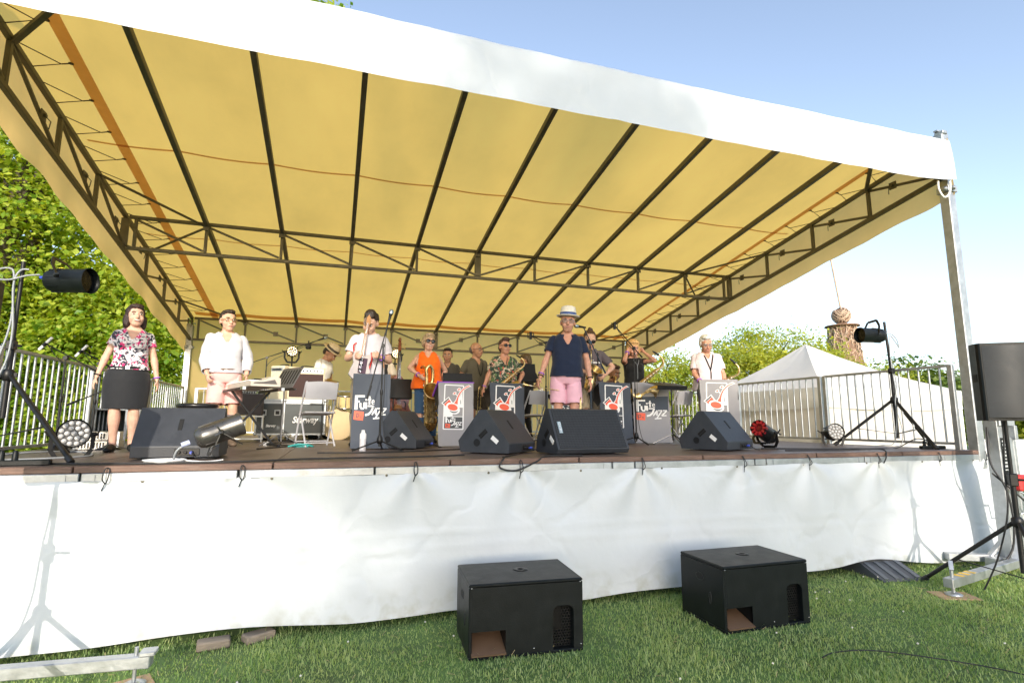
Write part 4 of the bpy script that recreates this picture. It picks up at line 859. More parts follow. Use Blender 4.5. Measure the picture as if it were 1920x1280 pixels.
# ---------------------------------------------------------------- microphones
def mic_shape(m, p, d, dark=1, ball=0):
    p, d = Vector(p), Vector(d).normalized(); m.lathe([(.011,0),(.014,.05),(.018,.11),(.024,.125)], 10, p, d, mi=dark); m.lathe([(.024,.125),(.027,.14),(.026,.165),(.015,.182),(0,.186)], 12, p, d, mi=ball)
def mic_stand(label, x, y, h, boom, rz=0, base='tripod', mic='ball', hmic=None, mt=BLACKM, cable=True, a0=30):
    """boom = (tail vector, tip vector) from the clutch at height h, or None for straight"""
    t = thing('microphone_stand', label, 'microphone stand', (x, y, DK), rz, 'microphone stands')
    m = MB(); m.tube([(0,0,.05),(0,0,h*.55)], .0125, 8); m.tube([(0,0,h*.5),(0,0,h)], .009, 8); m.lathe([(.015,-.03),(.019,0),(.015,.03)], 8, (0,0,h*.55)); m.build('pole', mt, t)
    if base == 'tripod':
        for k in range(3):
            a = R(a0+120*k); m = MB(); m.tube([(0,0,.12),(.32*math.cos(a), .32*math.sin(a), .014)], .009, 6); m.build('leg', mt, t)
        m = MB(); m.lathe([(.013,-.05),(.032,-.04),(.035,.0),(.018,.05)], 10, (0,0,.13)); m.build('hub', mt, t)
    else:
        m = MB(); m.lathe([(.125,0),(.125,.012),(.06,.03),(.02,.06),(.014,.12)], 20); m.build('base', mt, t)
    if boom:
        a, b = Vector(boom[0]), Vector(boom[1]); m = MB(); m.tube([Vector((0,0,h))+a, Vector((0,0,h))+b], .008, 6); m.tube([Vector((0,0,h))+a, Vector((0,0,h))+a*.75], .012, 6); m.lathe([(.022,-.02),(.022,.02)], 10, (0,0,h), (0,1,0)); m.build('boom', mt, t); tip = Vector((0,0,h))+b; d = (b-a).normalized()
    else: tip = Vector((0,0,h)); d = Vector((0,-.3,1))
    if mic == 'ball': m = MB(); mic_shape(m, tip-d*.02, d if not boom else Vector((d.x, d.y, d.z)), 1, 0); m.build('microphone', [mat('mic_mesh', (.35,.42,.45), .35, .8), BLACKM], t)
    elif mic == 'pencil': m = MB(); n2 = Vector((.55,-.2,.6)).normalized(); m.tube([tip-n2*.09, tip+n2*.09], .015, 8); m.tube([tip-n2*.03, tip+n2*.015], .018, 8, mi=1); m.build('microphone', [WHITE, BLACKM], t)
    elif mic == 'shock':
        m = MB(); m.tube([tip+Vector((0,0,-.06)), tip+Vector((0,0,.05))], .022, 8)
        for k in range(6):
            aa = R(60*k); m.tube([tip+Vector((.05*math.cos(aa), .05*math.sin(aa), z)) for z in (-.04, .04)], .004, 4); m.tube([tip+Vector((.05*math.cos(aa), .05*math.sin(aa), .03)), tip+Vector((.05*math.cos(aa+1.05), .05*math.sin(aa+1.05), .03))], .004, 4); m.tube([tip+Vector((.05*math.cos(aa), .05*math.sin(aa), -.03)), tip+Vector((.05*math.cos(aa+1.05), .05*math.sin(aa+1.05), -.03))], .004, 4)
        m.build('microphone', BLACKM, t)
    if cable:
        m = MB(); pts = [tip-d*.02]+([Vector((0,0,h))+Vector(boom[1])*.5+Vector((0,0,-.05)), Vector((.02,-.01,h-.12))] if boom else [])+[Vector((.03,-.01,h*.6)), Vector((.02,-.02,h*.3)), Vector((.08,-.06,.06)), Vector((.25,-.1,.008))]
        m.tube(catmull(pts, 6), .0045, 5); m.build('cable', CABLE, t)
    return t
mic_stand('boom stand with white pencil microphone by the near bars of the railing', -10.55, 2.15, 1.0, ((.28,.1,-.14), (-.17,-.06,.14)), 0, 'round', 'pencil')
mic_stand('boom stand with shorter white pencil microphone behind the first pencil microphone', -10.45, 2.75, 1.0, ((.28,.1,-.14), (-.17,-.06,.14)), 0, 'round', 'pencil')
mic_stand('low boom stand without microphone in front of the railing', -10.2, 2.55, .72, ((-.45,0,-.22), (.34,0,.17)), 0, 'round', None)
mic_stand('singer microphone stand before the grey lettered banner', -7.25, 1.5, 1.20, ((-.16,-.03,-.62), (.05,.02,.28)), 0, 'tripod', 'ball', a0=200)
mic_stand('boom microphone stand with shock mount left of the straw hat man', -4.80, 2.6, 1.5, ((.30,0,-.12), (-.24,0,.10)), 0, 'tripod', 'shock', cable=True)
mic_stand('vocal microphone stand right beside the straw hat man', -4.44, 1.85, 1.42, ((.22,-.02,-.42), (-.09,.0,.20)), 0, 'tripod', None, mt=mat('blue_black_metal', (.015,.03,.05), .35, .4))
m = MB(); mic_shape(m, (0,0,0), (-1,-.12,.06), 1, 0); o = m.build('vocal_microphone', [MATS['mic_mesh'], BLACKM]); o.location = (-4.50, 1.85, DK+1.625); tag(o, 'vocal microphone beside the straw hat', 'microphone')
mic_stand('tall boom stand with shock mount microphone over the banner of the bun saxophonist', -3.46, 2.35, 1.45, ((.14,0,-.14), (-.32,0,.33)), 0, 'tripod', 'shock')
mic_stand('low boom microphone stand behind the amplifier and music desk', -8.95, 5.6, 1.44, ((-.30,0,-.12), (.85,0,.36)), 0, 'round', 'ball')
mic_stand('short stand with red tipped microphone at the amplifier', -7.95, 4.7, .80, ((.22,0,.0), (-.18,-.02,.02)), 0, 'round', None, cable=False)
m = MB(); m.lathe([(.02,0),(.024,.03),(.018,.05)], 10, (0,0,0), (-1,0,0), mi=1); m.tube([(.0,0,0),(.16,0,0)], .02, 8); o = m.build('amp_microphone', [BLACKM, RED]); o.location = (-8.2, 4.68, DK+.82); tag(o, 'black microphone with red tip in front of the amplifier', 'microphone')
# ---------------------------------------------------------------- music stands
def music_stand(label, x, y, h, rz, tilt, sheets=False, w=.50, mt=BLACKM, holes=False):
    t = thing('music_stand', label, 'music stand', (x, y, DK), rz, 'black music stands')
    m = MB(); m.tube([(0,0,.06),(0,0,h)], .011, 8); m.build('pole', mt, t)
    for k in range(3):
        a = R(-90+120*k); m = MB(); m.tube([(0,0,.16),(.30*math.cos(a), .30*math.sin(a), .012)], .008, 6); m.build('leg', CHROME if k else mt, t)
    M = Matrix.Translation((0,-.02,h+.03)) @ Matrix.Rotation(R(tilt), 4, 'X')
    m = MB(); m.M = M; m.box((0,0,.14), (w,.006,.33), bev=.002); m.box((0,.03,-.02), (w,.06,.006), bev=.002); m.box((0,.06,-.012), (w,.005,.025)); d = m.build('desk', mt, t)
    if holes:
        m = MB(); m.M = M
        for i in range(7): m.box((-.2+.067*i,-.004,.15), (.03,.002,.22))
        m.build('desk_slots', mat('slot_black', (.004,.004,.004), .7), d)
    if sheets:
        for sx in (-.115, .115):
            m = MB(); m.M = M; m.grid(lambda u, v, sx=sx: (sx-.105+.21*u, .008+.012*math.sin(u*3.1), .0+.29*v), 6, 2); m.build('sheet_music', mat('paper', (.78,.77,.75), .8), t)
    return t
music_stand('music stand holding open sheet music in front of the dark print banner', -2.83, 2.35, .86, R(4), -78, True, .56)
music_stand('silver-footed music stand with perforated desk beside the keyboard', -8.42, 3.1, .76, R(-55), -28, False, .5, mat('grey_stand_metal', (.16,.16,.17), .35, .6), True)
music_stand('black music stand behind the purple edged banner', -5.88, 3.7, .78, R(6), -14)
music_stand('black music stand between floral shirt and straw hat man', -4.62, 4.1, 1.02, R(12), -10, w=.48)
music_stand('black music stand behind the guitarist and bass player', -6.85, 4.2, .70, R(3), -14, w=.6)
music_stand('low black music stand beside the white haired saxophonist', -1.62, 3.0, .76, R(20), -80, w=.3)
# ---------------------------------------------------------------- keyboard, stool
KEYC = mat('keyboard_beige', (.52,.47,.40), .45, 0, .06, 6)
t = thing('keyboard', 'beige electric keyboard lying on the crossed black stand', 'keyboard', (-8.78, 2.75, DK+.74), R(-68))
m = MB(); m.prism([(-.17,0),(.17,0),(.17,.10),(.10,.135),(-.02,.075),(-.17,.06)], -.62, .62, 0); o = m.build('case', KEYC, t); bv = o.modifiers.new('b', 'BEVEL'); bv.width = .006; bv.limit_method = 'ANGLE'
for s in (-1, 1):
    m = MB(); m.prism([(-.14,.03),(.13,.03),(.10,.085),(-.02,.055),(-.13,.045)], s*.622, s*.625, 0); m.build('end_cheek', mat('keyboard_dark', (.10,.09,.085), .5), t)
for k in range(36):
    m = MB(); m.box((-.55+.0305*k, -.1, .072), (.029,.13,.014), bev=.002); m.build('white_key', WHITE, t)
for k in range(36):
    if k % 7 in (0,1,3,4,5):
        m = MB(); m.box((-.535+.0305*k, -.07, .086), (.014,.085,.014), bev=.002); m.build('black_key', BLACK, t)
m = MB(); m.grid(lambda u, v: (-.3+u*.5, .03+.09*v, .095+.035*v+.012*math.sin(u*9)*v), 10, 4); m.build('sheet_paper', mat('paper', (.78,.77,.75), .8), t)
t = thing('keyboard_stand', 'black X-shaped keyboard stand with metal sleeves', 'keyboard stand', (-8.78, 2.75, DK), R(-68))
for s in (-1, 1):
    m = MB(); m.bar((s*.0-.02*s, -.30*s, .03), (.02*s, .22*s, .70), .05, .025, bev=.004); m.build('leg', BLACKM, t)
    m = MB(); m.bar((-.52, s*.22, .715), (.52, s*.22, .715), .032, bev=.004); m.box((-.5, s*.22, .715), (.12,.036,.036), mi=1); m.box((.5, s*.22, .715), (.12,.036,.036), mi=1); m.build('arm', [BLACKM, CHROME], t)
    m = MB(); m.bar((-.28, -.30*s, .03), (.28, -.30*s, .03), .035, bev=.004); m.box((-.25, -.30*s, .03), (.10,.05,.05), mi=1); m.build('foot_bar', [BLACKM, WHITE], t)
t = thing('keyboard_stool', 'black round padded stool beside the pink shorts', 'stool', (-9.32, 2.5, DK))
m = MB(); m.lathe([(.02,0),(.20,.005),(.225,.03),(.22,.055),(.16,.068),(0,.072)], 24, (0,0,.47)); m.build('seat', mat('black_vinyl', (.012,.012,.014), .3), t)
m = MB(); m.box((0,0,.45), (.16,.16,.03)); m.tube([(0,0,.1),(0,0,.45)], .022, 8); m.build('column', BLACKM, t); tripod(t, .26, .3, .012, 15, brace=False)
# ---------------------------------------------------------------- amplifiers and flight cases
CREAM = mat('cream_tolex', (.66,.58,.42), .6, 0, .08, 10, .2, 120)
AMPCL = mat('brown_grille_cloth', (.045,.022,.020), .8, 0, .25, 40, .3, 200)
def flight_case(label, x, y, w, h, d, word, ww, rz=R(2)):
    t = thing('flight_case', label, 'flight case', (x, y, DK), rz, 'black flight cases on castors')
    FC = mat('flight_case_laminate', (.02,.032,.038), .35, 0, .15, 8)
    m = MB(); m.box((0,d/2,.10+(h-.1)/2), (w,d,h-.1), bev=.004); m.build('body', FC, t)
    for s in (-1, 1):
        for z in (.105, h-.012): m = MB(); m.box((0,-.004 if s < 0 else d+.004, z), (w+.02,.012,.03), bev=.003); m.build('edge_rail', STEEL, t)
        m = MB(); m.box((s*(w/2+.002), -.002, .10+(h-.1)/2), (.028,.014,h-.1), bev=.003); m.build('edge_rail', STEEL, t)
        for z in (.115, h-.02): m = MB(); m.ell((s*w/2, -.004, z), (.032,.02,.032), 10, 6); m.build('ball_corner', STEEL, t)
        for yy in (.06, d-.06): m = MB(); m.lathe([(.0,-.015),(.04,-.015),(.042,.0),(.04,.015),(0,.015)], 12, (s*(w/2-.07), yy, .042), (1,0,0)); m.box((s*(w/2-.07), yy, .085), (.06,.07,.02), mi=1); m.build('castor', [CASTOR, STEEL], t)
    m = MB(); m.box((0,-.003,h-.055), (w-.05,.006,.045)); m.build('lid_strip', STEEL, t)
    if ww < .3:
        for s in (-1, 1):
            m = MB(); m.box((s*.11, -.006, .47), (.10,.012,.10), bev=.004); m.box((s*.11, -.012, .47), (.06,.012,.06), bev=.004, mi=1); m.build('butterfly_latch', [STEEL, BLACK], t)
    text('lettering', word, .09*ww/.25, Matrix.Translation((-ww*.5+.02, -.006, .30 if ww > .3 else .23)) @ FRONT, PRINTW, t, shear=.25, bold=.0035, width=ww)
    return t
flight_case('smaller black flight case with two latches and white lettering under the keyboard side', -8.80, 5.3, .44, .70, .5, 'Starway', .16)
flight_case('larger black flight case with white lettering under the cream amplifier', -8.25, 5.25, .66, .70, .55, 'Starway', .42)
def amp(label, x, y, z, w, h, d, rz, cl=AMPCL, shell=CREAM, cat='amplifier'):
    t = thing('guitar_amplifier', label, cat, (x, y, z), rz)
    m = MB(); m.box((0,d/2,h/2), (w,d,h), bev=.015); m.build('cabinet', shell, t)
    m = MB(); m.box((0,-.002,h*.43), (w-.05,.012,h*.72), bev=.003); m.build('grille_cloth', cl, t)
    m = MB(); m.box((0,-.003,h*.885), (w-.05,.012,h*.10), bev=.002); m.build('control_panel', STEEL, t)
    for k in range(9): m = MB(); m.lathe([(.014,0),(.013,.02),(.0,.021)], 10, (-w/2+.07+k*(w-.14)/8, -.008, h*.885), (0,-1,0)); m.build('knob', BLACK, t)
    m = MB(); m.tube(catmull([(-.1,d/2,h),(-.08,d/2,h+.025),(.08,d/2,h+.025),(.1,d/2,h)], 4), .01, 6); m.build('handle', BLACK, t)
    return t
amp('cream guitar amplifier with dark brown grille cloth on the large flight case', -8.25, 5.25, DK+.70, .60, .56, .28, R(3))
amp('cream amplifier seen from its side behind the perforated music desk', -8.78, 5.75, DK+.702, .30, .62, .35, R(-35), CREAM)
amp('small dark grey amplifier on a white rack under the keyboard', -9.05, 4.6, DK+.42, .42, .40, .25, R(5), mat('grey_grille_cloth', (.06,.05,.05), .8), mat('grey_tolex', (.07,.06,.06), .7))
t = thing('amplifier_rack', 'white low tube rack carrying the small dark grey amplifier', 'rack', (-9.05, 4.72, DK), R(5))
for sx in (-.2, .2):
    for sy in (-.12, .12): m = MB(); m.tube([(sx,sy,0),(sx,sy,.40)], .012, 6); m.build('leg', WHITE, t)
for z in (.05, .40): m = MB(); m.box((0,0,z), (.44,.28,.02), bev=.004); m.build('shelf', WHITE, t)
# flight rack with open front, aluminium cases, laptop-like white board
t = thing('rack_case', 'open rack case with galvanised edges standing by the railing', 'rack case', (-10.72, 4.1, DK), R(20))
for c, s, mt in (((-.17,.2,.24),(.02,.4,.48),BLACK), ((.17,.2,.24),(.02,.4,.48),BLACK), ((0,.2,.47),(.36,.4,.02),BLACK), ((0,.2,.01),(.36,.4,.02),BLACK), ((0,.39,.24),(.34,.02,.46),mat('rack_inside', (.02,.035,.035), .5))): m = MB(); m.box(c, s); m.build('panel', mt, t)
for sx in (-.175, .175): m = MB(); m.box((sx,0,.24), (.03,.012,.49), bev=.003); m.build('edge_rail', STEEL, t)
m = MB(); m.box((0,-.001,.485), (.37,.012,.025), bev=.003); m.build('edge_rail', STEEL, t)
ALU = mat('aluminium_case', (.55,.54,.52), .35, .7, .2, 14)
for k in range(2):
    t = thing('aluminium_case', ('upper' if k else 'lower')+' ribbed aluminium case of the pair beside the flowery blouse', 'case', (-10.32, 2.55, DK+.002+k*.102), R(8+k*3), 'stacked aluminium cases')
    m = MB(); m.box((0,.16,.05), (.42,.32,.098), bev=.006); m.build('body', ALU, t)
    for i in range(9): m = MB(); m.box((-.16+.028*i*1.0,-.003,.05), (.014,.008,.06)); m.build('rib', BLACKM, t)
    for sx in (-.2, .2): m = MB(); m.box((sx,0,.05), (.025,.015,.1), bev=.003); m.build('corner_trim', STEEL, t)
    m = MB(); m.box((.15,-.006,.05), (.05,.014,.03), bev=.003); m.build('latch', CHROME, t)
# ---------------------------------------------------------------- folding chairs
GREYPL = mat('grey_chair_plastic', (.46,.46,.49), .45, 0, .06, 8)
def folding_chair(label, x, y, rz):
    t = thing('folding_chair', label, 'folding chair', (x, y, DK), rz, 'grey folding chairs'); w = .43
    for s in (-1, 1):
        m = MB(); m.tube(catmull([(s*w/2,-.22,.0),(s*w/2,-.02,.42),(s*w/2*.97,.18,.80),(s*w/2*.9,.20,.84)], 5), .013, 8); m.build('front_leg', GREYPL, t)
        m = MB(); m.tube([(s*(w/2-.03),.26,.0),(s*(w/2-.03),-.12,.44)], .012, 8); m.build('rear_leg', GREYPL, t)
    m = MB(); m.grid(lambda u, v: ((u-.5)*(w-.02), .155+.05*v-.02*math.sin(math.pi*u)*-1, .62+.22*v+.015*math.sin(math.pi*u)*v), 10, 6); m.grid(lambda u, v: ((u-.5)*(w-.02), .17+.05*v-.02*math.sin(math.pi*u)*-1, .62+.22*v+.015*math.sin(math.pi*u)*v), 10, 6); m.build('backrest', GREYPL, t)
    m = MB(); m.box((0,-.01,.435), (w-.03,.38,.025), rot=Euler((R(4),0,0)), bev=.01); m.build('seat', GREYPL, t)
    m = MB(); m.tube([(-w/2,-.19,.06),(w/2,-.19,.06)], .008, 6); m.tube([(-w/2+.03,.22,.05),(w/2-.03,.22,.05)], .008, 6); m.build('crossbar', GREYPL, t)
    return t
folding_chair('grey folding chair standing open in front of the drum kit', -7.98, 3.0, R(196))
folding_chair('grey folding chair behind the straw hat man', -4.55, 3.9, R(200)); folding_chair('grey folding chair between the straw hat man and hair bun player', -3.95, 3.6, R(190)); folding_chair('grey folding chair behind the white haired saxophonist', -2.25, 3.1, R(200))
# ---------------------------------------------------------------- drum kit
def drum(t, name, c, r, L, axis, shell, head=WHITE, hoop=CHROME, lugs=8):
    m = MB(); m.lathe([(r,-L/2),(r,L/2)], 28, c, axis); d = m.build(name, shell, t)
    a = Vector(axis).normalized()
    for s in (-1, 1): m = MB(); m.lathe([(r*1.0,-.012),(r*1.045,-.012),(r*1.045,.012),(r*1.0,.012)], 28, Vector(c)+a*(s*L/2), axis); m.build('hoop', hoop, d)
    m = MB(); m.lathe([(0,.0),(r*.99,.0)], 28, Vector(c)-a*(L/2+.003), -a); m.build('drum_head', head, d)
    m = MB(); m.lathe([(0,.0),(r*.99,.0)], 28, Vector(c)+a*(L/2+.003), a); m.build('drum_head', head, d)
    q = a.orthogonal().normalized(); q2 = a.cross(q)
    for k in range(lugs):
        e = Vector(c)+(q*math.cos(6.283*k/lugs)+q2*math.sin(6.283*k/lugs))*(r+.012); m = MB(); m.bar(e-a*L*.4, e+a*L*.4, .014); m.build('lug', CHROME, d)
DRUMY = mat('pale_yellow_shell', (.62,.50,.24), .35, 0, .1, 5)
t = thing('drum_kit', 'pale yellow drum kit with white bass drum head behind the grey chair', 'drum kit', (-7.68, 5.4, DK))
HEADB = mat('bass_drum_head', (.62,.66,.72), .4, 0, .08, 4)
drum(t, 'bass_drum', (0,.2,.27), .265, .40, (0,1,0), DRUMY, HEADB, mat('wood_hoop', (.5,.38,.2), .4))
drum(t, 'tom', (.10,.0,.69), .15, .22, (0,-.25,1), DRUMY); drum(t, 'floor_tom', (.55,.3,.36), .2, .36, (0,-.05,1), DRUMY); drum(t, 'snare_drum', (-.35,.35,.55), .18, .14, (0,-.1,1), CHROME)
for (x, y, z, r) in ((-.20,.1,1.05,.19), (.38,.15,1.06,.22), (-.5,.45,.92,.17)):
    m = MB(); m.lathe([(r,0),(r*.6,.012),(r*.25,.022),(.03,.045),(0,.046)], 26, (x,y,z), (.1,-.15,1)); m.build('cymbal', BRASSD, t)
    m = MB(); m.tube([(x,y,z+.05),(x,y,.25)], .01, 6)
    for k in range(3): m.tube([(x,y,.3),(x+.2*math.cos(R(120*k)), y+.2*math.sin(R(120*k)), .01)], .008, 5)
    m.build('cymbal_stand', CHROME, t)
# ---------------------------------------------------------------- PA speakers
def pa(label, slabel, x, y, rz, zb, a0, mt=BLACKM):
    t = thing('loudspeaker', label, 'loudspeaker', (x, y, zb), rz, 'loudspeakers on tripod stands')
    m = MB(); m.prism([(-.22,-.19),(.22,-.19),(.235,-.15),(.235,-.02),(.14,.22),(-.14,.22),(-.235,-.02),(-.235,-.15)], 0, .76, 2); o = m.build('cabinet', BLACK, t); bv = o.modifiers.new('b', 'BEVEL'); bv.width = .01; bv.limit_method = 'ANGLE'
    m = MB(); m.grid(lambda u, v: ((u-.5)*.40, -.192-.03*math.sin(math.pi*u), .03+.70*v), 12, 2); m.build('grille', GRILLE, t)
    for s in (-1, 1): m = MB(); m.box((s*.236,-.08,.42), (.006,.09,.075), bev=.0025); m.build('handle', mat('slot_black', (.004,.004,.004), .7), t)
    s = thing('speaker_stand', slabel, 'speaker stand', (x, y, 0), rz, 'black tripod speaker stands')
    m = MB(); m.tube([(0,0,.25),(0,0,1.15)], .0235, 10); m.tube([(0,0,1.1),(0,0,zb)], .018, 10); m.build('pole', mt, s)
    m = MB(); m.box((0,0,1.12), (.07,.08,.12), bev=.008); m.tube([(.03,0,1.12),(.13,-.03,1.12)], .012, 6); m.build('crank_collar', mt, s)
    tripod(s, .72, .82, .02, a0)
    m = MB(); m.tube(catmull([(.05,.2,zb+.15),(.03,.12,zb-.1),(-.03,.05,1.2),(-.06,.02,.8),(-.15,.1,.35),(-.25,.2,.02)], 6), .008, 6); m.build('cable', CABLE, s)
pa('black loudspeaker on the tripod beside the lifting mast', 'tripod speaker stand straddling the outrigger of the lifting mast', -1.40, -1.2, R(-36), 1.69, 145)
pa('black loudspeaker at the edge beside the outrigger beam and plywood pad', 'tripod speaker stand behind the outrigger beam and plywood pad', -9.78, -1.2, R(6), 1.66, 100)
# ---------------------------------------------------------------- lifting mast and outriggers
t = thing('lifting_mast', 'galvanised lifting mast with red box, label plate and outrigger beam at the stage corner', 'mast', (-.30, -.50, 0))
def gp(name, p0, p1, w, h=None, mt=STEEL, bev=.005): m = MB(); m.bar(p0, p1, w, h, bev=bev); return m.build(name, mt, t)
gp('column', (-.03,0,.12), (-.05,0,1.72), .24, .14); gp('column_rail', (.12,-.02,.12), (.10,-.02,1.66), .05, .10); m = MB(); m.box((-.03,-.01,1.68), (.26,.18,.10), bev=.01); m.build('column_head', STEEL, t)
m = MB(); m.box((-.10,-.074,1.30), (.085,.006,.40), bev=.002); pl = m.build('label_plate', BLACK, t)
for k in range(9): m = MB(); m.box((-.10,-.078,1.14+k*.04), (.055,.002,.022 if k%3 else .012)); m.build('plate_lines', mat('grey_print', (.42,.44,.46), .5), pl)
m = MB(); m.box((.0,-.13,1.0), (.14,.10,.18), bev=.018); m.build('switch_box', RED, t)
m = MB(); m.tube(catmull([(.02,-.09,.90),(.08,-.12,.86),(.11,-.12,.78),(.08,-.12,.68),(.02,-.09,.65)], 5), .008, 6); m.build('cable_loop', CHROME, t)
m = MB(); m.tube([(.08,-.05,.82),(.22,-.05,.82)], .014, 8); m.tube([(.22,-.05,.82),(.22,-.05,.66),(.34,-.05,.66)], .013, 8); m.build('crank_handle', STEEL, t)
m = MB(); m.box((.05,-.1,1.56), (.05,.06,.16), bev=.004); m.box((-.06,-.09,1.6), (.03,.03,.05)); m.lathe([(.03,0),(.03,.03)], 10, (-.04,-.08,1.48), (0,-1,0)); m.build('latch_block', STEEL, t)
gp('base_beam', (-.35,.05,.12), (.9,.0,.12), .12, .10); gp('base_beam', (-.6,.35,.14), (.1,.0,.14), .10, .08)
for dx in (-.18, .22): gp('base_strut', (dx,-.1,.15), (dx*.4,-.04,.42), .07, .03)
gp('base_strut', (-.25,.15,.12), (-.05,.02,.42), .08, .03)
gp('outrigger_beam', (.5,.05,.135), (-1.72,-.42,.135), .085, .085)
for k in range(3):
    c = Vector((-1.50+.12*k, -.374+.0254*k, .179)); m = MB(); m.box(c, (.06,.088,.003), rot=Euler((0,0,R(12)))); m.build('warning_stripe', mat('warning_yellow', (.85,.55,.05), .5), t)
m = MB(); m.tube([(-1.63,-.40,.02),(-1.63,-.40,.33)], .016, 10); m.lathe([(.07,0),(.075,.012),(.03,.03)], 16, (-1.63,-.40,.012)); m.bar((-1.63,-.40,.33), (-1.655,-.42,.25), .035); m.build('screw_jack', STEEL, t)
m = MB(); m.box((-1.93,-.9,.006), (.36,.24,.012), rot=Euler((0,0,R(-22))), bev=.002); o = m.build('plywood_pad', PLY); tag(o, 'plywood pad under the screw jack of the lifting mast', 'plywood pad')
m = MB(); m.tube(catmull([(-.12,.06,1.72),(-.2,.02,1.5),(-.26,-.02,1.2),(-.2,-.1,.95),(-.17,-.12,.6),(-.2,-.1,.3),(-.3,-.06,.14)], 6), .011, 6); m.tube(catmull([(-.26,-.02,1.1),(-.05,-.14,.85),(.2,-.25,.55),(.5,-.35,.3)], 6), .011, 6); m.build('hanging_cable', CABLE, t)
t = thing('outrigger', 'pale galvanised outrigger beam on a screw jack before the bright skirt end', 'outrigger', (0,0,0))
m = MB(); m.bar((-10.6,-.52,.155), (-8.78,-.66,.155), .075, .075, bev=.006); m.box((-8.80,-.66,.205), (.09,.09,.03), bev=.006); m.build('beam', STEEL, t)
m = MB(); m.tube([(-8.87,-.655,.012),(-8.87,-.655,.24)], .012, 10); m.lathe([(.065,0),(.07,.012),(.03,.03)], 16, (-8.87,-.655,.012)); m.build('screw_jack', STEEL, t)
m = MB(); m.box((-8.90,-.66,.006), (.28,.26,.012), rot=Euler((0,0,R(25))), bev=.002); tag(m.build('plywood_pad', PLY), 'plywood pad under the pale outrigger beam jack', 'plywood pad')
for k, (x, y) in enumerate(((-8.52,-.18), (-8.22,-.12))):
    m = MB(); m.box((x, y+.06, .03), (.22,.12,.06), rot=Euler((0,0,R(10+20*k))), bev=.01); tag(m.build('wooden_block', mat('grey_timber', (.22,.18,.14), .85, 0, .3, 6, .3, 30, stretch=(1,6,6))), ('weathered timber block nearest the outrigger jack under the skirt', 'weathered timber block further under the skirt beside another block')[k], 'timber block', 'timber blocks under the skirt')
# cable ramp
t = thing('cable_ramp', 'grey rubber ramp with grooves poking out from under the skirt', 'ramp', (-1.86, -.04, 0), R(-6))
RUB = mat('grey_rubber', (.07,.075,.085), .6, 0, .15, 10, .2, 60)
m = MB(); m.prism([(-.36,.005),(-.34,.015),(-.05,.13),(.3,.13),(.3,.005)], -.26, .26, 0); m.build('ramp_body', RUB, t)
for k in range(4): m = MB(); m.bar((-.20+.133*k,-.33,.026), (-.20+.133*k,-.06,.134), .05, .012); m.build('ramp_rib', mat('light_rubber', (.11,.12,.135), .6), t)
# ---------------------------------------------------------------- small things on deck
t = thing('water_bottle', 'white water bottle beside the singer microphone stand', 'bottle', (-7.43, 1.58, DK)); m = MB(); m.lathe([(.034,0),(.036,.01),(.036,.14)], 14); m.build('body', mat('bottle_label', (.62,.6,.62), .4), t); m = MB(); m.lathe([(.037,.14),(.036,.19),(.02,.21),(.018,.235),(0,.236)], 14); m.build('cap', WHITE, t)
def strip(label, x, y, rz):
    t = thing('power_strip', label, 'power strip', (x, y, DK), rz, 'black power strips'); m = MB(); m.box((0,0,.022), (.36,.06,.042), bev=.006); m.build('body', BLACK, t)
    for k in range(4): m = MB(); m.lathe([(.02,0),(.019,-.006),(0,-.006)], 12, (-.12+.08*k,0,.0435)); m.build('socket', GRILLE, t)
    m = MB(); m.lathe([(.021,0),(.019,.05),(.01,.07)], 10, (-.12,0,.043)); m.lathe([(.021,0),(.019,.05),(.01,.07)], 10, (-.04,0,.043)); m.build('plug', BLACK, t)
strip('black power strip at the stage edge near the lighting stand foot', -9.95, .15, R(4)); strip('black power strip beside the corner post and railing', .0-.22, .35, R(-8))
m = MB()
for k in range(4): m.tube([(.13*math.cos(a)*(1+.05*k), .10*math.sin(a)*(1+.05*k), .008+.006*k) for a in np.linspace(0, 6.28, 20)], .006, 5)
m.tube(catmull([(.13,0,.02),(.3,-.05,.01),(.42,.0,.02)], 4), .006, 5); o = m.build('cable_coil', mat('white_cable', (.7,.71,.72), .5)); o.location = (-9.02, .16, DK); tag(o, 'white coiled cable in front of the wide monitor wedge', 'cable')
def cable(label, pts, r=.008, mt=CABLE):
    m = MB(); m.tube(catmull(pts, 8), r, 6); tag(m.build('stage_cable', mt), label, 'cable', 'cables lying on the stage')
z = DK+.008
cable('long black cable along the front edge below the wide wedge', [(-10.8,.32,z),(-10,.25,z),(-9.5,.1,z),(-9.1,.06,z),(-8.4,.1,z),(-7.9,.3,z),(-7,.35,z),(-6.5,.5,z)])
cable('black cable looping over the deck edge beside the worn wedge', [(-5.9,.55,z),(-6.2,.12,z),(-6.25,-.05,z+.004),(-6.3,-.08,z-.08),(-6.15,-.10,z-.11),(-5.95,-.07,z-.04),(-5.8,.0,z+.01),(-5.4,.1,z)])
cable('black cable looping over the deck edge beside the clean wedge', [(-2.6,.4,z),(-1.9,.25,z),(-1.55,.02,z+.02),(-1.60,-.08,z-.05),(-1.66,-.09,z-.13)])
cable('black cable running to the corner power strip', [(-2.5,.9,z),(-1.8,.6,z),(-1.0,.5,z),(-.6,.55,z+.0),(-.45,.4,z+.12),(-.3,.35,z+.10),(-.22,.35,z+.05)])
cable('grey cable heaped between the pencil microphone stands', [(-10.8,1.2,z),(-10.5,1.6,z+.02),(-10.3,2.0,z),(-10.1,1.7,z),(-9.9,1.2,z),(-10.2,.8,z),(-10.6,.7,z)], .009, CABLEG)
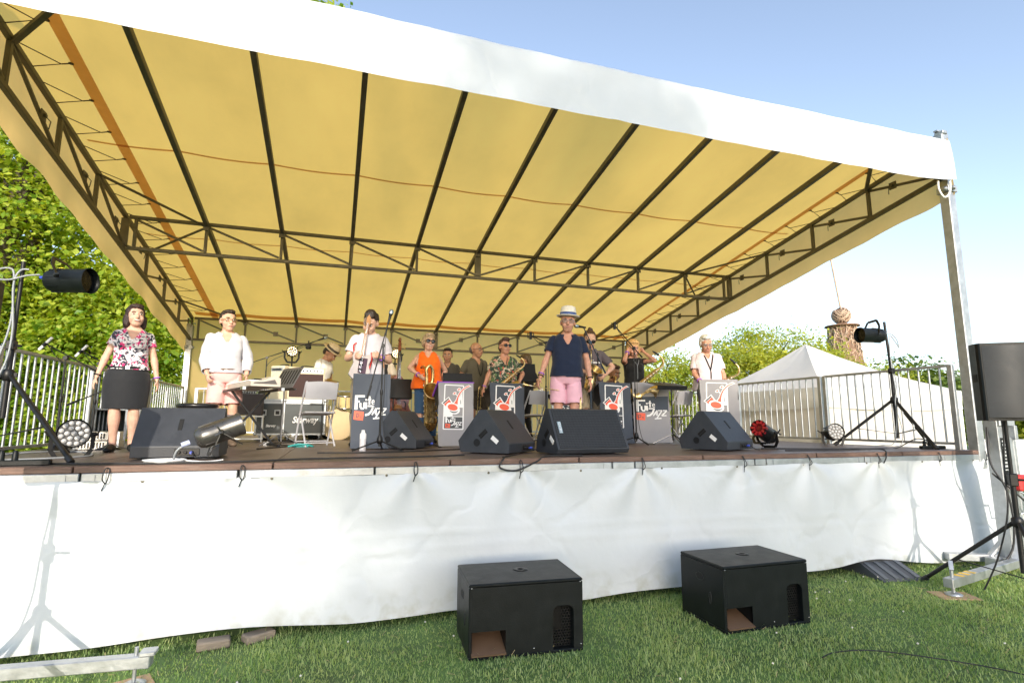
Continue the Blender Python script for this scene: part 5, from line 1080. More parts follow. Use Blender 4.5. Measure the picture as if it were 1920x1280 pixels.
cable('black cable between keyboard stand and flight cases', [(-8.6,2.2,z),(-8.3,3.0,z),(-8.7,3.8,z),(-8.2,4.4,z),(-8.6,4.9,z),(-8.0,5.0,z)])
cable('teal cable bundle before the grey folding chair', [(-8.3,2.75,z),(-8.15,2.7,z+.03),(-8.0,2.75,z),(-8.1,2.85,z+.02),(-8.25,2.8,z),(-8.05,2.7,z)], .012, mat('teal_cable', (.03,.28,.27), .5))
cable('black cable lying across the deck behind the bottle', [(-7.9,1.2,z),(-7.4,1.15,z),(-6.9,1.3,z),(-6.3,1.6,z),(-5.7,1.9,z)])

m = MB(); m.tube(catmull([(-4.35,-1.62,.01),(-4.2,-1.60,.02),(-3.93,-1.68,.03),(-3.58,-1.96,.03),(-3.36,-2.22,.03),(-3.2,-2.6,.03)], 8), .0045, 6); tag(m.build('ground_cable', CABLE), 'thin black cable snaking through the grass past the cleaner subwoofer', 'cable')
# ================================================================ PEOPLE
def skinmat(name, c):
    if name in MATS: return MATS[name]
    m = mat(name, c, .5, 0, .17, 22, .08, 90, spec=.35)
    b = m.node_tree.nodes['Principled BSDF']; b.inputs['Subsurface Weight'].default_value = .12; b.inputs['Subsurface Radius'].default_value = (.02,.008,.004); b.inputs['Subsurface Scale'].default_value = .5
    return m
SK1 = skinmat('skin_fair', (.62,.37,.27)); SK2 = skinmat('skin_ruddy', (.55,.28,.19)); SK3 = skinmat('skin_tan', (.44,.23,.14))
def cloth(name, c, rough=.8, var=.08, pattern=None):
    if name in MATS: return MATS[name]
    m = mat(name, c, rough, 0, var, 9, .55, 17, spec=.25, sheen=.15)
    if pattern:
        nt = m.node_tree; N = nt.nodes; L = nt.links; b = N['Principled BSDF']; src = b.inputs['Base Color'].links[0].from_socket
        tc = N.new('ShaderNodeTexCoord')
        for k, (col, sc, lo, hi, off) in enumerate(pattern):
            mp = N.new('ShaderNodeMapping'); mp.inputs['Location'].default_value = (off, off*1.7, off*.6); L.new(tc.outputs['Object'], mp.inputs[0])
            v = N.new('ShaderNodeTexNoise'); v.inputs['Scale'].default_value = sc; v.inputs['Detail'].default_value = 1.5; v.inputs['Distortion'].default_value = 1.2; L.new(mp.outputs[0], v.inputs['Vector'])
            r = N.new('ShaderNodeMapRange'); r.inputs[1].default_value = lo; r.inputs[2].default_value = hi; L.new(v.outputs[0], r.inputs[0])
            mx = N.new('ShaderNodeMix'); mx.data_type = 'RGBA'; L.new(r.outputs[0], mx.inputs[0]); L.new(src, mx.inputs[6]); mx.inputs[7].default_value = (*col, 1); src = mx.outputs[2]
        L.new(src, b.inputs['Base Color'])
    return m
def remeshed(mb, vox, smooth=3):
    me = mb.mesh('tmp'); o = bpy.data.objects.new('tmp', me); COL.objects.link(o)
    r = o.modifiers.new('r', 'REMESH'); r.mode = 'VOXEL'; r.voxel_size = vox; r.use_smooth_shade = True
    s = o.modifiers.new('s', 'SMOOTH'); s.factor = .5; s.iterations = smooth
    dg = bpy.context.evaluated_depsgraph_get(); out = bpy.data.meshes.new_from_object(o.evaluated_get(dg))
    bpy.data.objects.remove(o); bpy.data.meshes.remove(me)
    out.polygons.foreach_set('use_smooth', [True]*len(out.polygons)); return out
def ik(s, w, l1, l2, hint):
    s, w = Vector(s), Vector(w); d = w-s; L = d.length
    if L > (l1+l2)*.999: d = d*((l1+l2)*.999/L); w = s+d; L = d.length
    d.normalize(); a = (l1*l1-l2*l2+L*L)/(2*L); h = math.sqrt(max(0, l1*l1-a*a)); q = Vector(hint); q = q-d*q.dot(d)
    if q.length < 1e-5: q = d.orthogonal()
    return s+d*a+q.normalized()*h, w
def capsule(m, p0, p1, r0, r1, n=12, bulge=None):
    p0, p1 = Vector(p0), Vector(p1); pts = []; rs = []; K = 8
    for i in range(K+1):
        t = i/K; pts.append(p0.lerp(p1, t)); r = r0+(r1-r0)*t
        if bulge: r += bulge[0]*math.exp(-((t-bulge[1])/.22)**2)
        rs.append(r)
    m.tube(pts, rs, n); m.ell(p0, (r0*.98,)*3, n, 8); m.ell(p1, (r1*.98,)*3, n, 8)
def hand(m, w, d, n, side, curl, k=1.0):
    """palm from wrist w along d, palm normal n, side=+1/-1 where the thumb is"""
    d = Vector(d).normalized(); n = Vector(n); n = (n-d*n.dot(d)).normalized(); s = d.cross(n)*side
    rot = Matrix((s, d, n)).transposed(); w = Vector(w)
    m.ell(w+d*.048*k, (.041*k, .056*k, .017*k), 10, 8, rot=rot)
    for i, (off, L) in enumerate(((.031,.070), (.011,.080), (-.010,.075), (-.030,.058))):
        p = w+d*.088*k+s*off*k; dd = (d+s*off*3.2).normalized(); pts = [p-dd*.02]; a = 0
        for j, f in enumerate((.45,.32,.23)):
            a += curl*(.6+.25*j)*(1+.06*i); v = dd*math.cos(a)+n*math.sin(a); p = p+v*L*f*k; pts.append(p)
        m.tube([pts[0]]+pts[1:], [.0092*k,.0092*k,.0085*k,.0066*k], 7); m.ell(pts[-1], (.0066*k,)*3, 6, 5)
    p = w+d*.03*k+s*.034*k; v = (d*.72+s*.62+n*.25*(1+curl)).normalized(); q = p+v*.038*k; v2 = (d*.9+s*.2+n*.35*(1+curl)).normalized(); e = q+v2*.03*k
    m.tube([p-v*.02, q, e], [.013*k,.0105*k,.008*k], 7); m.ell(e, (.008*k,)*3, 6, 5)
class Person: pass
def person(label, x, y, H, yaw, skin=SK1, fem=False, girth=1.0, belly=0.0, lean=0, head=(0,0,0), LW=None, RW=None, LE=(.3,.5,-.2), RE=(-.3,.5,-.2), LC=.35, RC=.35, LN=None, RN=None,
           feet=((-.11,0),(.11,0)), seat=None, vox=.0105, z0=DK, shirt=None, pants=None, shoes=None, hair=None, haircol=(.03,.02,.015), brow=(.05,.035,.025), skirt=None, mouth='closed', face=True, hips=None):
    k = H/1.75; root = thing('person', label, 'person', (x, y, z0), yaw, 'band members and guests on the stage'); root.scale = (k, k, k)
    m = MB(); bones = []
    dz = -.40 if seat else 0.0; py = 0.0
    side = 1.3*math.sin(x*37.7+y*11.3); T = Matrix.Translation((.012*side,0,.95+dz)) @ Matrix.Rotation(R(side), 4, 'Y') @ Matrix.Rotation(R(lean), 4, 'X') @ Matrix.Translation((0,0,-.95))
    Ti = T.inverted()
    # torso
    sw = .165 if fem else .185; hw = .178 if fem else .168
    rings = [(.82,.135*girth,.095*girth,.0),(.88,hw*girth,.118*girth,.0),(.95,hw*1.0*girth,.12*girth,-.005),(1.02,(.152 if fem else .16)*girth,(.108+.03*belly)*girth,-.01-.03*belly),(1.10,(.142 if fem else .155)*girth,(.104+.045*belly)*girth,-.01-.04*belly),(1.20,(.150 if fem else .166)*girth,(.11+.035*belly)*girth,-.008-.03*belly),(1.30,(.160 if fem else .180)*girth,.117*girth,-.006),(1.38,(sw-.005)*girth**.5,.105*girth**.5,.0),(1.425,sw*.80,.085,.004),(1.46,.098,.068,.006),(1.505,.062,.058,.004)]
    n = 20; vsr = []
    for z, a, b, yc in rings:
        for i in range(n):
            t = 2*math.pi*i/n; c, s_ = math.cos(t), math.sin(t); vsr.append(T @ Vector((a*math.copysign(abs(c)**.85, c), yc+b*math.copysign(abs(s_)**.85, s_), z)))
    fs = [(i*n+j, i*n+(j+1)%n, (i+1)*n+(j+1)%n, (i+1)*n+j) for i in range(len(rings)-1) for j in range(n)]; q = len(rings)-1
    m.add(vsr, fs+[tuple(range(n))[::-1], tuple(q*n+j for j in range(n))])
    if fem:
        for s in (-1, 1): m.ell(T @ Vector((s*.075, -.095-.02*(girth-1), 1.275)), (.068,.06,.068), 12, 8)
    bones.append(('torso', T @ Vector((0,0,.88)), T @ Vector((0,0,1.42)), .15))
    # neck and head
    nb = T @ Vector((0,.008,1.45)); hp = T @ Vector((0,-.002,1.535))
    Hm = Matrix.Translation(hp) @ (T.to_3x3().to_4x4()) @ Euler((R(head[0]), R(head[2]), R(head[1])), 'ZXY').to_matrix().to_4x4() @ Matrix.Translation((0,-.012,.092)) @ Matrix.Scale(1.22, 4)
    capsule(m, nb, Hm @ Vector((0,.012,-.05)), .056 if fem else .062, .054 if fem else .06)
    bones.append(('neck', nb, Hm @ Vector((0,.012,-.07)), .058))
    h = MB(); h.M = Hm
    for c, r in (((0,.014,.028),(.075,.094,.088)), ((0,-.034,-.03),(.063,.060,.083)), ((0,-.046,-.082),(.043,.044,.034)), ((0,-.08,.028),(.050,.018,.014))): h.ell(c, r, 16, 12)
    h.tube([(0,-.088,.012),(0,-.104,-.012),(0,-.112,-.030)], [.009,.012,.0145], 8); h.ell((0,-.108,-.032), (.016,.013,.011), 8, 6)
    for s in (-1, 1): h.ell((s*.077,.012,-.008), (.010,.019,.031), 8, 6); h.ell((s*.036,-.068,-.035), (.026,.024,.026), 8, 6)
    h.ell((0,-.090,-.062), (.026,.012,.013), 8, 6)
    m.v, off = m.v+h.v, len(m.v); m.f += [tuple(off+i for i in f) for f in h.f]; m.mi += h.mi; m.sm += h.sm
    bones.append(('head', Hm @ Vector((0,-.01,-.07)), Hm @ Vector((0,0,.05)), .085))
    # arms
    ARM = []
    for s, wv, el, cu, nv in ((1, LW, LE, LC, LN), (-1, RW, RE, RC, RN)):
        sh = T @ Vector((s*(sw-.006), .005, 1.392)); wr = Vector(wv) if wv else Vector((s*.27, -.03, .87))
        eb, wr = ik(sh, wr, .285, .255, el); g = .9 if fem else 1.0; g *= (.85+.15*girth)
        capsule(m, sh, eb, .050*g, .041*g); capsule(m, eb, wr, .042*g, .028*g, bulge=(.006*g, .22))
        d = (wr-eb).normalized(); nn = Vector(nv) if nv else Vector((-s, .25, 0))
        cr = d.cross((nn-d*nn.dot(d)).normalized()); side = 1 if cr.dot(Vector((0,-1,.35))) > 0 else -1
        hand(m, wr+d*.01, d, nn, side, cu, .95 if fem else 1.05)
        nm = 'L' if s > 0 else 'R'; bones += [('uarm'+nm, sh, eb, .05), ('farm'+nm, eb, wr, .036), ('hand'+nm, wr+d*.02, wr+d*.17, .03)]; ARM.append((sh, eb, wr, d))
    # legs
    for s, (fx, fy), nm in ((1, feet[1], 'L'), (-1, feet[0], 'R')):
        hp_ = Vector((s*.088, 0, .90+dz)); g = girth**.6
        if seat: kn, an = Vector((s*.13, -.42, .50)), Vector((fx, -.40+fy, .085))
        else:
            an = Vector((fx, fy+.02, .085)); kn, an = ik(hp_, an, .415, .415, (s*.08,-1,0))
        capsule(m, hp_, kn, .083*g, .056*g, 14); capsule(m, kn, an, .054*g, .037, 12, bulge=(.012*g, .28))
        a = R(12)*s; fd = Vector((math.sin(a), -math.cos(a), 0))
        m.tube([an+Vector((0,.035,-.045)), an+fd*.06+Vector((0,0,-.035)), an+fd*.13+Vector((0,0,-.055)), an+fd*.185+Vector((0,0,-.062))], [.036,.042,.036,.022], 10); m.ell(an+Vector((0,.03,-.04)), (.034,.036,.04), 10, 8); m.ell(an+fd*.15+Vector((0,0,-.06)), (.042,.055,.022), 10, 8)
        bones += [('thigh'+nm, hp_, kn, .07), ('calf'+nm, kn, an, .045), ('foot'+nm, an+Vector((0,.02,-.05)), an+fd*.17+Vector((0,0,-.06)), .045)]
    me = remeshed(m, vox); me.materials.append(skin); me.name = 'body'
    body = link('body', me, root)
    N = len(me.vertices); co = np.empty(N*3, np.float32); me.vertices.foreach_get('co', co); co = co.reshape(-1,3); no = np.empty(N*3, np.float32); me.vertices.foreach_get('normal', no); no = no.reshape(-1,3)
    best = np.full(N, 1e9); bid = np.zeros(N, int); bt = np.zeros(N)
    for i, (nm, a, b, r) in enumerate(bones):
        a, b = np.array(a), np.array(b); ab = b-a; t = ((co-a)@ab)/(ab@ab); tc = np.clip(t, 0, 1); d = np.linalg.norm(co-(a+tc[:,None]*ab), axis=1)-r
        u = d < best; best[u] = d[u]; bid[u] = i; bt[u] = t[u]
    names = np.array([b[0] for b in bones])[bid]; base = np.array([s.rstrip('LR') for s in names]); loc = np.c_[co, np.ones(N)] @ np.array(Ti).T[:, :3]
    F = np.array([p.vertices[:] for p in me.polygons])
    def shell(nm, mask, off, mt, fold=.006, fs=7, flare=None, smooth=4, seed=0, parent=root):
        # close the garment a little around stray vertices, then lift it off the body
        fm = mask[F].all(1); FF = F[fm]; ids = np.unique(FF); mp = np.full(N, -1); mp[ids] = np.arange(len(ids)); P = co[ids].copy(); G = mp[FF]; nn = no[ids].copy()
        nb_s = np.zeros((len(ids),3)); cnt = np.zeros(len(ids))
        E = np.concatenate([G[:, [i, (i+1)%4]] for i in range(4)])
        for it in range(smooth):
            nb_s[:] = 0; cnt[:] = 0
            np.add.at(nb_s, E[:,0], P[E[:,1]]); np.add.at(cnt, E[:,0], 1); np.add.at(nb_s, E[:,1], P[E[:,0]]); np.add.at(cnt, E[:,1], 1); P = .5*P+.5*nb_s/cnt[:,None]
        o_ = np.full(len(ids), off, float)
        if flare is not None: o_ = o_+flare(loc[ids], base[ids], bt[ids])
        f = np.array([mnoise.noise((p[0]*fs+seed, p[1]*fs, p[2]*fs*.6)) for p in P])+.5*np.array([mnoise.noise((p[0]*fs*2.3, p[1]*fs*2.3+seed, p[2]*fs*2.6)) for p in P])
        f3 = np.array([1-abs(mnoise.noise((p[0]*4.5+p[2]*5+seed, p[1]*4, p[2]*7-p[0]*4)))*2 for p in P]); P = P+nn*(o_+fold*f+fold*.55*np.clip(f3, -.2, 1))[:,None]
        ob = fast_mesh(nm, P, G, mt, parent, True); so = ob.modifiers.new('t', 'SOLIDIFY'); so.thickness = .006; so.offset = -1
        return ob
    x_, y_, z_ = loc[:,0], loc[:,1], loc[:,2]; tor = base == 'torso'
    if shirt:
        s = dict(hem=.86, sl=.62, fl=0, neck=1.475, v=0.0, off=.016, fold=.007, loose=.0, sleeveless=False); s.update(shirt)
        nk = (z_ > s['neck']+.01*np.abs(x_)) & (np.abs(x_) < .13)
        if s['v']: nk |= (y_ < 0) & (np.abs(x_) < (z_-(1.46-s['v']))*.55) & (z_ > 1.46-s['v'])
        msk = (tor & (z_ > s['hem']) & ~nk) | ((base == 'neck') & (z_ < s['neck']) & ~nk) | ((base == 'thigh') & (z_ > s['hem']))
        if not s['sleeveless']: msk |= ((base == 'uarm') & (bt < s['sl'])) | ((base == 'farm') & (bt < s['fl']))
        else: msk |= ((base == 'uarm') & (bt < .08) & (np.abs(x_) < sw+.01)); msk &= ~((np.abs(x_) > sw-.02) & (z_ > 1.28) & (base == 'uarm'))
        lo = s['loose']; hm = s['hem']
        fl = lambda L, B, t: np.where(B == 'torso', lo*np.clip((1.28-L[:,2])/.35, 0, 1.2), np.where(B == 'uarm', -.004+.012*np.clip(t*1.6, 0, 1), np.where(B == 'thigh', lo, .008)))
        ob = shell('shirt', msk, s['off'], s['mat'], s['fold'], 6, fl, 5, seed=x)
        if s.get('collar'):
            c = MB(); c.M = T
            def colf(u, v):
                a = R(-58+296*u); f = max(0, -math.sin(a)); bk = max(0, math.sin(a))
                return ((.088+.024*v)*math.cos(a), .004+(.082+.026*v+.016*f*v)*math.sin(a), 1.482+.022*bk-.030*f-(.030+.030*f**3)*v)
            c.grid(lambda u, v: (lambda p: (p[0], p[1]*1.0, p[2]))(colf(u, v)), 28, 3)
            cc = c.build('collar', s['mat'], ob); so = cc.modifiers.new('t', 'SOLIDIFY'); so.thickness = .005
        if s.get('buttons'):
            c = MB(); c.M = T
            for i in range(5): c.ell((.0, -.135-.03*belly-(.02 if i > 1 else 0), 1.33-.085*i), (.006,.004,.006), 6, 4)
            c.build('buttons', s['buttons'], ob)
    if pants:
        s = dict(waist=.99, tl=1.05, cl=0, off=.012, loose=.0, fold=.007); s.update(pants)
        msk = (tor & (z_ < s['waist'])) | ((base == 'thigh') & (bt < s['tl'])) | ((base == 'calf') & (bt < s['cl']))
        if seat: msk |= tor & (z_ < .97)
        lo = s['loose']; fl = lambda L, B, t: np.where(B == 'thigh', lo*np.clip(.25+t, 0, 1), np.where(B == 'calf', lo*.9, 0))
        shell(s.get('name', 'shorts'), msk, s['off'], s['mat'], s['fold'], 6, fl, 4, seed=y)
        if s.get('belt'):
            c = MB(); c.M = T; zb = s['waist']-.02
            c.tube([(hw*girth*1.06*math.cos(a), -.008+(.128+.03*belly)*girth*1.05*math.sin(a), zb) for a in np.linspace(0, 6.283, 28)], .018, 6, caps=False); c.box((0, -.15-.03*belly, zb), (.04,.012,.035), bev=.004, mi=1); c.build('belt', [s['belt'], CHROME], root)
    if shoes:
        shell('shoes', (base == 'foot') | ((base == 'calf') & (bt > shoes.get('h', .95))), .008, shoes['mat'], .001, 5, None, 2)
        if shoes.get('sock'): shell('socks', (base == 'calf') & (bt > shoes['sock'][1]) & (bt < .99), .004, shoes['sock'][0], .001, 5, None, 2)
    if skirt:
        c = MB(); zs = [1.0,.93,.84,.70,.55,skirt['hem']]; ws = [.185,.222,.238,.236,.226,.218]; ds = [.138,.16,.17,.166,.158,.154]
        c.grid(lambda u, v: ((lambda i, f: ((ws[i]*(1-f)+ws[i+1]*f)*math.cos(u*6.2832)*(1+.012*mnoise.noise((u*9, v*5, 0))), -.005+(ds[i]*(1-f)+ds[i+1]*f)*math.sin(u*6.2832)*(1+.015*mnoise.noise((u*12, v*7, 3))), zs[i]*(1-f)+zs[i+1]*f))(min(4, int(v*5)), v*5-min(4, int(v*5)))), 48, 30)
        o = c.build('skirt', skirt['mat'], root); so = o.modifiers.new('t', 'SOLIDIFY'); so.thickness = .006
        c = MB(); c.tube([(.192*math.cos(a), -.004+.144*math.sin(a), .985) for a in np.linspace(0, 6.283, 32)], .022, 6, caps=False); c.box((.0,-.158,.985), (.05,.02,.045), bev=.005, mi=1); c.build('belt', [BLACK, CHROME], root)
    if hair:
        c = MB(); c.M = Hm
        for cc, rr in hair: c.ell(cc, rr, 14, 10)
        hm_ = remeshed(c, .0085, 2); P = np.empty(len(hm_.vertices)*3, np.float32); hm_.vertices.foreach_get('co', P); P = P.reshape(-1,3); nn = np.empty_like(P).ravel(); hm_.vertices.foreach_get('normal', nn); nn = nn.reshape(-1,3)
        f = np.array([mnoise.noise((p[0]*45, p[1]*45, p[2]*16)) for p in P]); P += nn*(.007*f+.006*np.array([mnoise.noise((p[0]*110, p[1]*110, p[2]*40)) for p in P]))[:,None]; hm_.vertices.foreach_set('co', P.ravel()); hm_.update()
        hm_.materials.append(mat('hair_%d' % int(1000*sum(haircol)), haircol, .55, 0, .45, 60, .4, 120, stretch=(1,1,.25))); hm_.name = 'hair'; link('hair', hm_, root)
    if face:
        for s in (-1, 1):
            c = MB(); c.M = Hm; c.ell((s*.031,-.0855,.006), (.0135,.009,.0075), 8, 6); c.ell((s*.031,-.0925,.006), (.006,.0035,.006), 8, 6, mi=1); c.build('eye', [mat('eye_white', (.62,.58,.54), .3), mat('iris_dark', (.03,.02,.015), .2)], root)
            c = MB(); c.M = Hm; c.tube([(s*.016,-.096,.024),(s*.032,-.096,.029),(s*.048,-.086,.024)], [.004,.005,.003], 5); c.build('eyebrow', mat('brow_%d' % int(1000*sum(brow)), brow, .8), root)
        c = MB(); c.M = Hm
        if mouth == 'smile': c.ell((0,-.0985,-.060), (.027,.007,.0105), 10, 6); c.ell((0,-.1025,-.059), (.021,.005,.0055), 10, 6, mi=1)
        else: c.ell((0,-.0995,-.060), (.023,.006,.0055), 10, 6)
        c.build('mouth', [mat('lips', (.42,.14,.12), .5), mat('teeth', (.75,.73,.68), .3)], root)
    o = Person(); o.root = root; o.Hm = Hm; o.T = T; o.ARM = ARM; o.k = k
    return o
def glasses(p, dark=False, name='glasses', frame=None, r=.021):
    c = MB(); c.M = p.Hm; fr = frame or BLACKM
    for s in (-1, 1):
        c.tube([(s*.033+r*1.15*math.cos(a), -.101+.006*abs(math.cos(a)), .005+r*.9*math.sin(a)) for a in np.linspace(0, 6.283, 14)], .0028 if not dark else .0035, 5, caps=False)
        c.tube([(s*(.033+r*1.15), -.096, .009), (s*.079,-.04,.009), (s*.08,.01,.004)], .0028, 5)
    c.tube([(-.012,-.104,.009),(.012,-.104,.009)], .003, 5)
    if dark:
        for s in (-1, 1): c.ell((s*.033,-.101,.004), (r*1.15,.004,r*.95), 12, 6, mi=1)
    c.build(name, [fr, GLASSD], p.root)
def wristband(p, side, mt=None, off=.03):
    sh, eb, wr, d = p.ARM[0 if side > 0 else 1]; c = MB(); q = d.orthogonal().normalized(); q2 = d.cross(q)
    c.tube([wr-d*off+(q*math.cos(a)+q2*math.sin(a))*.036 for a in np.linspace(0, 6.283, 14)], .008, 5, caps=False); c.build('wristband', mt or mat('violet_band', (.28,.10,.62), .5), p.root)
def hat(p, mt, band, brim=.155, crown=.098, h=.115, tilt=0):
    c = MB(); c.M = p.Hm @ Matrix.Translation((0,.008,.062)) @ Matrix.Rotation(R(tilt), 4, 'X')
    c.lathe([(crown*.2,h-.012),(crown*.55,h),(crown*.85,h-.012),(crown*.97,h*.55),(crown*1.02,.012),(brim*.8,.004),(brim,.012),(brim*.985,.006),(brim*.8,-.004),(crown*1.0,0)], 28, ex=.90, ey=1.06)
    o = c.build('hat', mt, p.root); c2 = MB(); c2.M = c.M; c2.lathe([(crown*1.035,.012),(crown*1.025,.045),(crown*1.0,.046),(crown*1.0,.012)], 28, ex=.90, ey=1.06); c2.build('hat_band', band, o)
SHORTHAIR = [((0,.026,.045),(.080,.092,.085)), ((0,-.03,.098),(.060,.052,.028)), ((0,.07,.0),(.066,.045,.07))]
BALDING = [((0,.058,.005),(.076,.058,.062))]
# --- woman with flowery blouse
FLOWER = cloth('flowery_blouse', (.66,.62,.63), .75, .05, [((.03,.03,.05), 17, .49, .53, 0), ((.62,.03,.16), 15, .57, .60, 5.3), ((.78,.74,.74), 21, .60, .64, 11.7)])
p = person('woman in a flowery short-sleeved blouse and black knee-length skirt, smiling beside the railing', -9.93, 2.06, 1.59, R(14), SK1, True, 1.10, head=(-4,12,-4), LW=(.30,-.02,.86), RW=(-.30,-.02,.86), LE=(.5,.5,-.1), RE=(-.5,.5,-.1),
    shirt=dict(mat=FLOWER, hem=.955, sl=.52, v=.13, neck=1.462, off=.013, loose=.012), skirt=dict(mat=cloth('black_denim', (.016,.017,.02), .75), hem=.50), shoes=dict(mat=BLACK, h=1.2),
    hair=[((0,.028,.042),(.086,.098,.090)), ((0,-.025,.092),(.066,.058,.034)), ((.068,.03,-.05),(.034,.058,.085)), ((-.068,.03,-.05),(.034,.058,.085)), ((0,.078,-.03),(.078,.048,.09))], haircol=(.028,.012,.010), mouth='smile', vox=.009, feet=((-.08,0),(.10,.02)))
wristband(p, 1, off=.02); wristband(p, -1, BLACKM, .02)
# --- man in white shirt, pink shorts
PINK = cloth('pink_shorts', (.72,.42,.40), .8); PINK2 = cloth('rose_shorts', (.70,.40,.48), .8)
WSH = cloth('white_linen', (.52,.52,.57), .8)
p = person('man with round glasses in an open white linen shirt and pink shorts by the keyboard', -9.17, 3.25, 1.80, R(12), SK1, False, 1.0, .4, head=(2,14,0), LW=(.235,-.12,.92), RW=(-.22,-.13,.91), LE=(.3,.8,0), RE=(-.35,.8,0), RC=.9, LC=.6,
    shirt=dict(mat=WSH, hem=.93, sl=1.2, fl=.86, v=.13, neck=1.47, off=.016, loose=.022, fold=.014, collar=True, buttons=WHITE), pants=dict(mat=PINK, waist=1.0, tl=.92, loose=.035, off=.015, belt=mat('brown_leather', (.12,.06,.03), .5)), shoes=dict(mat=mat('brown_suede', (.13,.09,.06), .8), sock=(cloth('grey_socks', (.13,.12,.13)), .18)),
    hair=SHORTHAIR, haircol=(.03,.018,.012), vox=.0095)
glasses(p, frame=BRASSD)
# --- guitarist
p = person('guitarist in a white T-shirt looking down behind the lettered banner', -7.35, 2.95, 1.84, R(-5), SK1, False, 1.08, .1, lean=4, head=(26,-16,0), LW=(.17,-.24,1.14), RW=(-.15,-.30,1.13), LE=(.4,.5,-.6), RE=(-.45,.4,-.6), RC=1.1, LC=.8, RN=(.6,.4,0), LN=(-.5,.5,0),
    shirt=dict(mat=cloth('white_tshirt', (.60,.57,.62), .8), hem=.86, sl=.72, neck=1.475, off=.018, loose=.015, fold=.010), pants=dict(mat=cloth('khaki_trousers', (.30,.25,.18)), name='trousers', tl=1.1, cl=.95, loose=.02), shoes=dict(mat=BLACK),
    hair=SHORTHAIR+[((0,-.01,.12),(.055,.06,.04)), ((-.03,-.04,.11),(.03,.035,.03))], haircol=(.022,.014,.010))
wristband(p, 1)
# --- man with straw hat (centre)
NAVY = cloth('navy_polo', (.010,.017,.042), .8)
p = person('man in a pale straw hat, navy polo and pink shorts at centre stage', -4.83, 1.80, 1.79, R(-20), SK2, False, 1.04, .35, head=(3,-2,2), LW=(.31,-.06,.87), RW=(-.34,-.10,.88), LE=(.4,.7,0), RE=(-.4,.7,0), LC=.5, RC=.55,
    shirt=dict(mat=NAVY, hem=.895, sl=.66, v=.14, neck=1.468, off=.018, loose=.022, fold=.008, collar=True), pants=dict(mat=PINK2, waist=.99, tl=.86, loose=.03, off=.016), shoes=dict(mat=WHITE),
    hair=[((0,.05,.0),(.077,.062,.05))], haircol=(.20,.17,.14), vox=.009)
glasses(p, frame=CASTOR); hat(p, mat('hat_straw_pale', (.74,.69,.60), .8, 0, .06, 30, .3, 120), mat('blue_ribbon', (.05,.09,.25), .7), .142, .098, .12)
wristband(p, -1, None, .05); wristband(p, -1, BLACKM, .02); wristband(p, 1, BLACKM, .02)
# --- orange sleeveless woman
ORANGE = cloth('orange_top', (.92,.15,.008), .75, .06)
p = person('blonde woman in sunglasses and orange sleeveless top holding the baritone saxophone', -6.38, 3.75, 1.70, R(-8), SK1, True, 1.22, .3, head=(-3,14,2), LW=(.20,.10,.95), RW=(-.13,-.30,1.06), LE=(.6,.4,0), RE=(-.8,.1,-.1), RC=.9,
    shirt=dict(mat=ORANGE, hem=.87, sleeveless=True, v=.10, neck=1.47, off=.02, loose=.025, fold=.010, collar=True), pants=dict(mat=cloth('blue_jeans', (.045,.10,.20)), name='jeans', waist=.97, tl=1.1, cl=.95, loose=.012), shoes=dict(mat=BLACK),
    hair=[((0,.022,.046),(.086,.098,.088)), ((0,-.03,.100),(.068,.056,.032)), ((.07,.02,-.0),(.026,.05,.06)), ((-.07,.02,-.0),(.026,.05,.06)), ((0,.07,-.0),(.076,.05,.085))], haircol=(.42,.30,.18), mouth='smile')
glasses(p, True, 'sunglasses', r=.026); wristband(p, -1)
c = MB(); c.tube(catmull([(-.085,-.11,1.17),(-.04,-.15,1.15),(0,-.16,1.145),(.04,-.15,1.155),(.085,-.11,1.175)], 4), .006, 5); c.tube([(0,-.16,1.145),(0,-.165,1.09)], .005, 5); c.build('neck_strap_hook', CHROME, p.root)
# --- man behind orange woman
person('dark haired man in a dark shirt half hidden behind the orange top', -5.75, 5.2, 1.68, R(-10), SK3, head=(6,-6,0), shirt=dict(mat=cloth('dark_olive_shirt', (.06,.055,.045)), hem=.88, sl=.7, v=.08, collar=True), pants=dict(mat=cloth('black_trousers', (.015,.015,.017)), name='trousers', tl=1.1, cl=.95), shoes=dict(mat=BLACK), hair=SHORTHAIR+[((0,-.05,.10),(.06,.04,.024))], haircol=(.018,.012,.010), vox=.012)
# --- grey haired man behind floral
p = person('balding man with glasses in an olive shirt standing behind the floral shirt', -5.32, 4.75, 1.75, R(16), SK3, head=(2,22,0), RW=(-.24,-.04,.92), shirt=dict(mat=cloth('olive_shirt', (.09,.08,.055)), hem=.87, sl=.72, v=.10, collar=True, loose=.015), pants=dict(mat=cloth('brown_shorts', (.06,.05,.04)), tl=.9, loose=.03), shoes=dict(mat=BLACK), hair=BALDING, haircol=(.10,.08,.07), vox=.0115)
glasses(p)
c = MB(); c.tube(catmull([(-.06,-.02,1.47),(-.06,-.125,1.36),(0,-.15,1.15),(.06,-.125,1.36),(.06,-.02,1.47)], 5), .008, 5); c.build('neck_strap', BLACK, p.root)
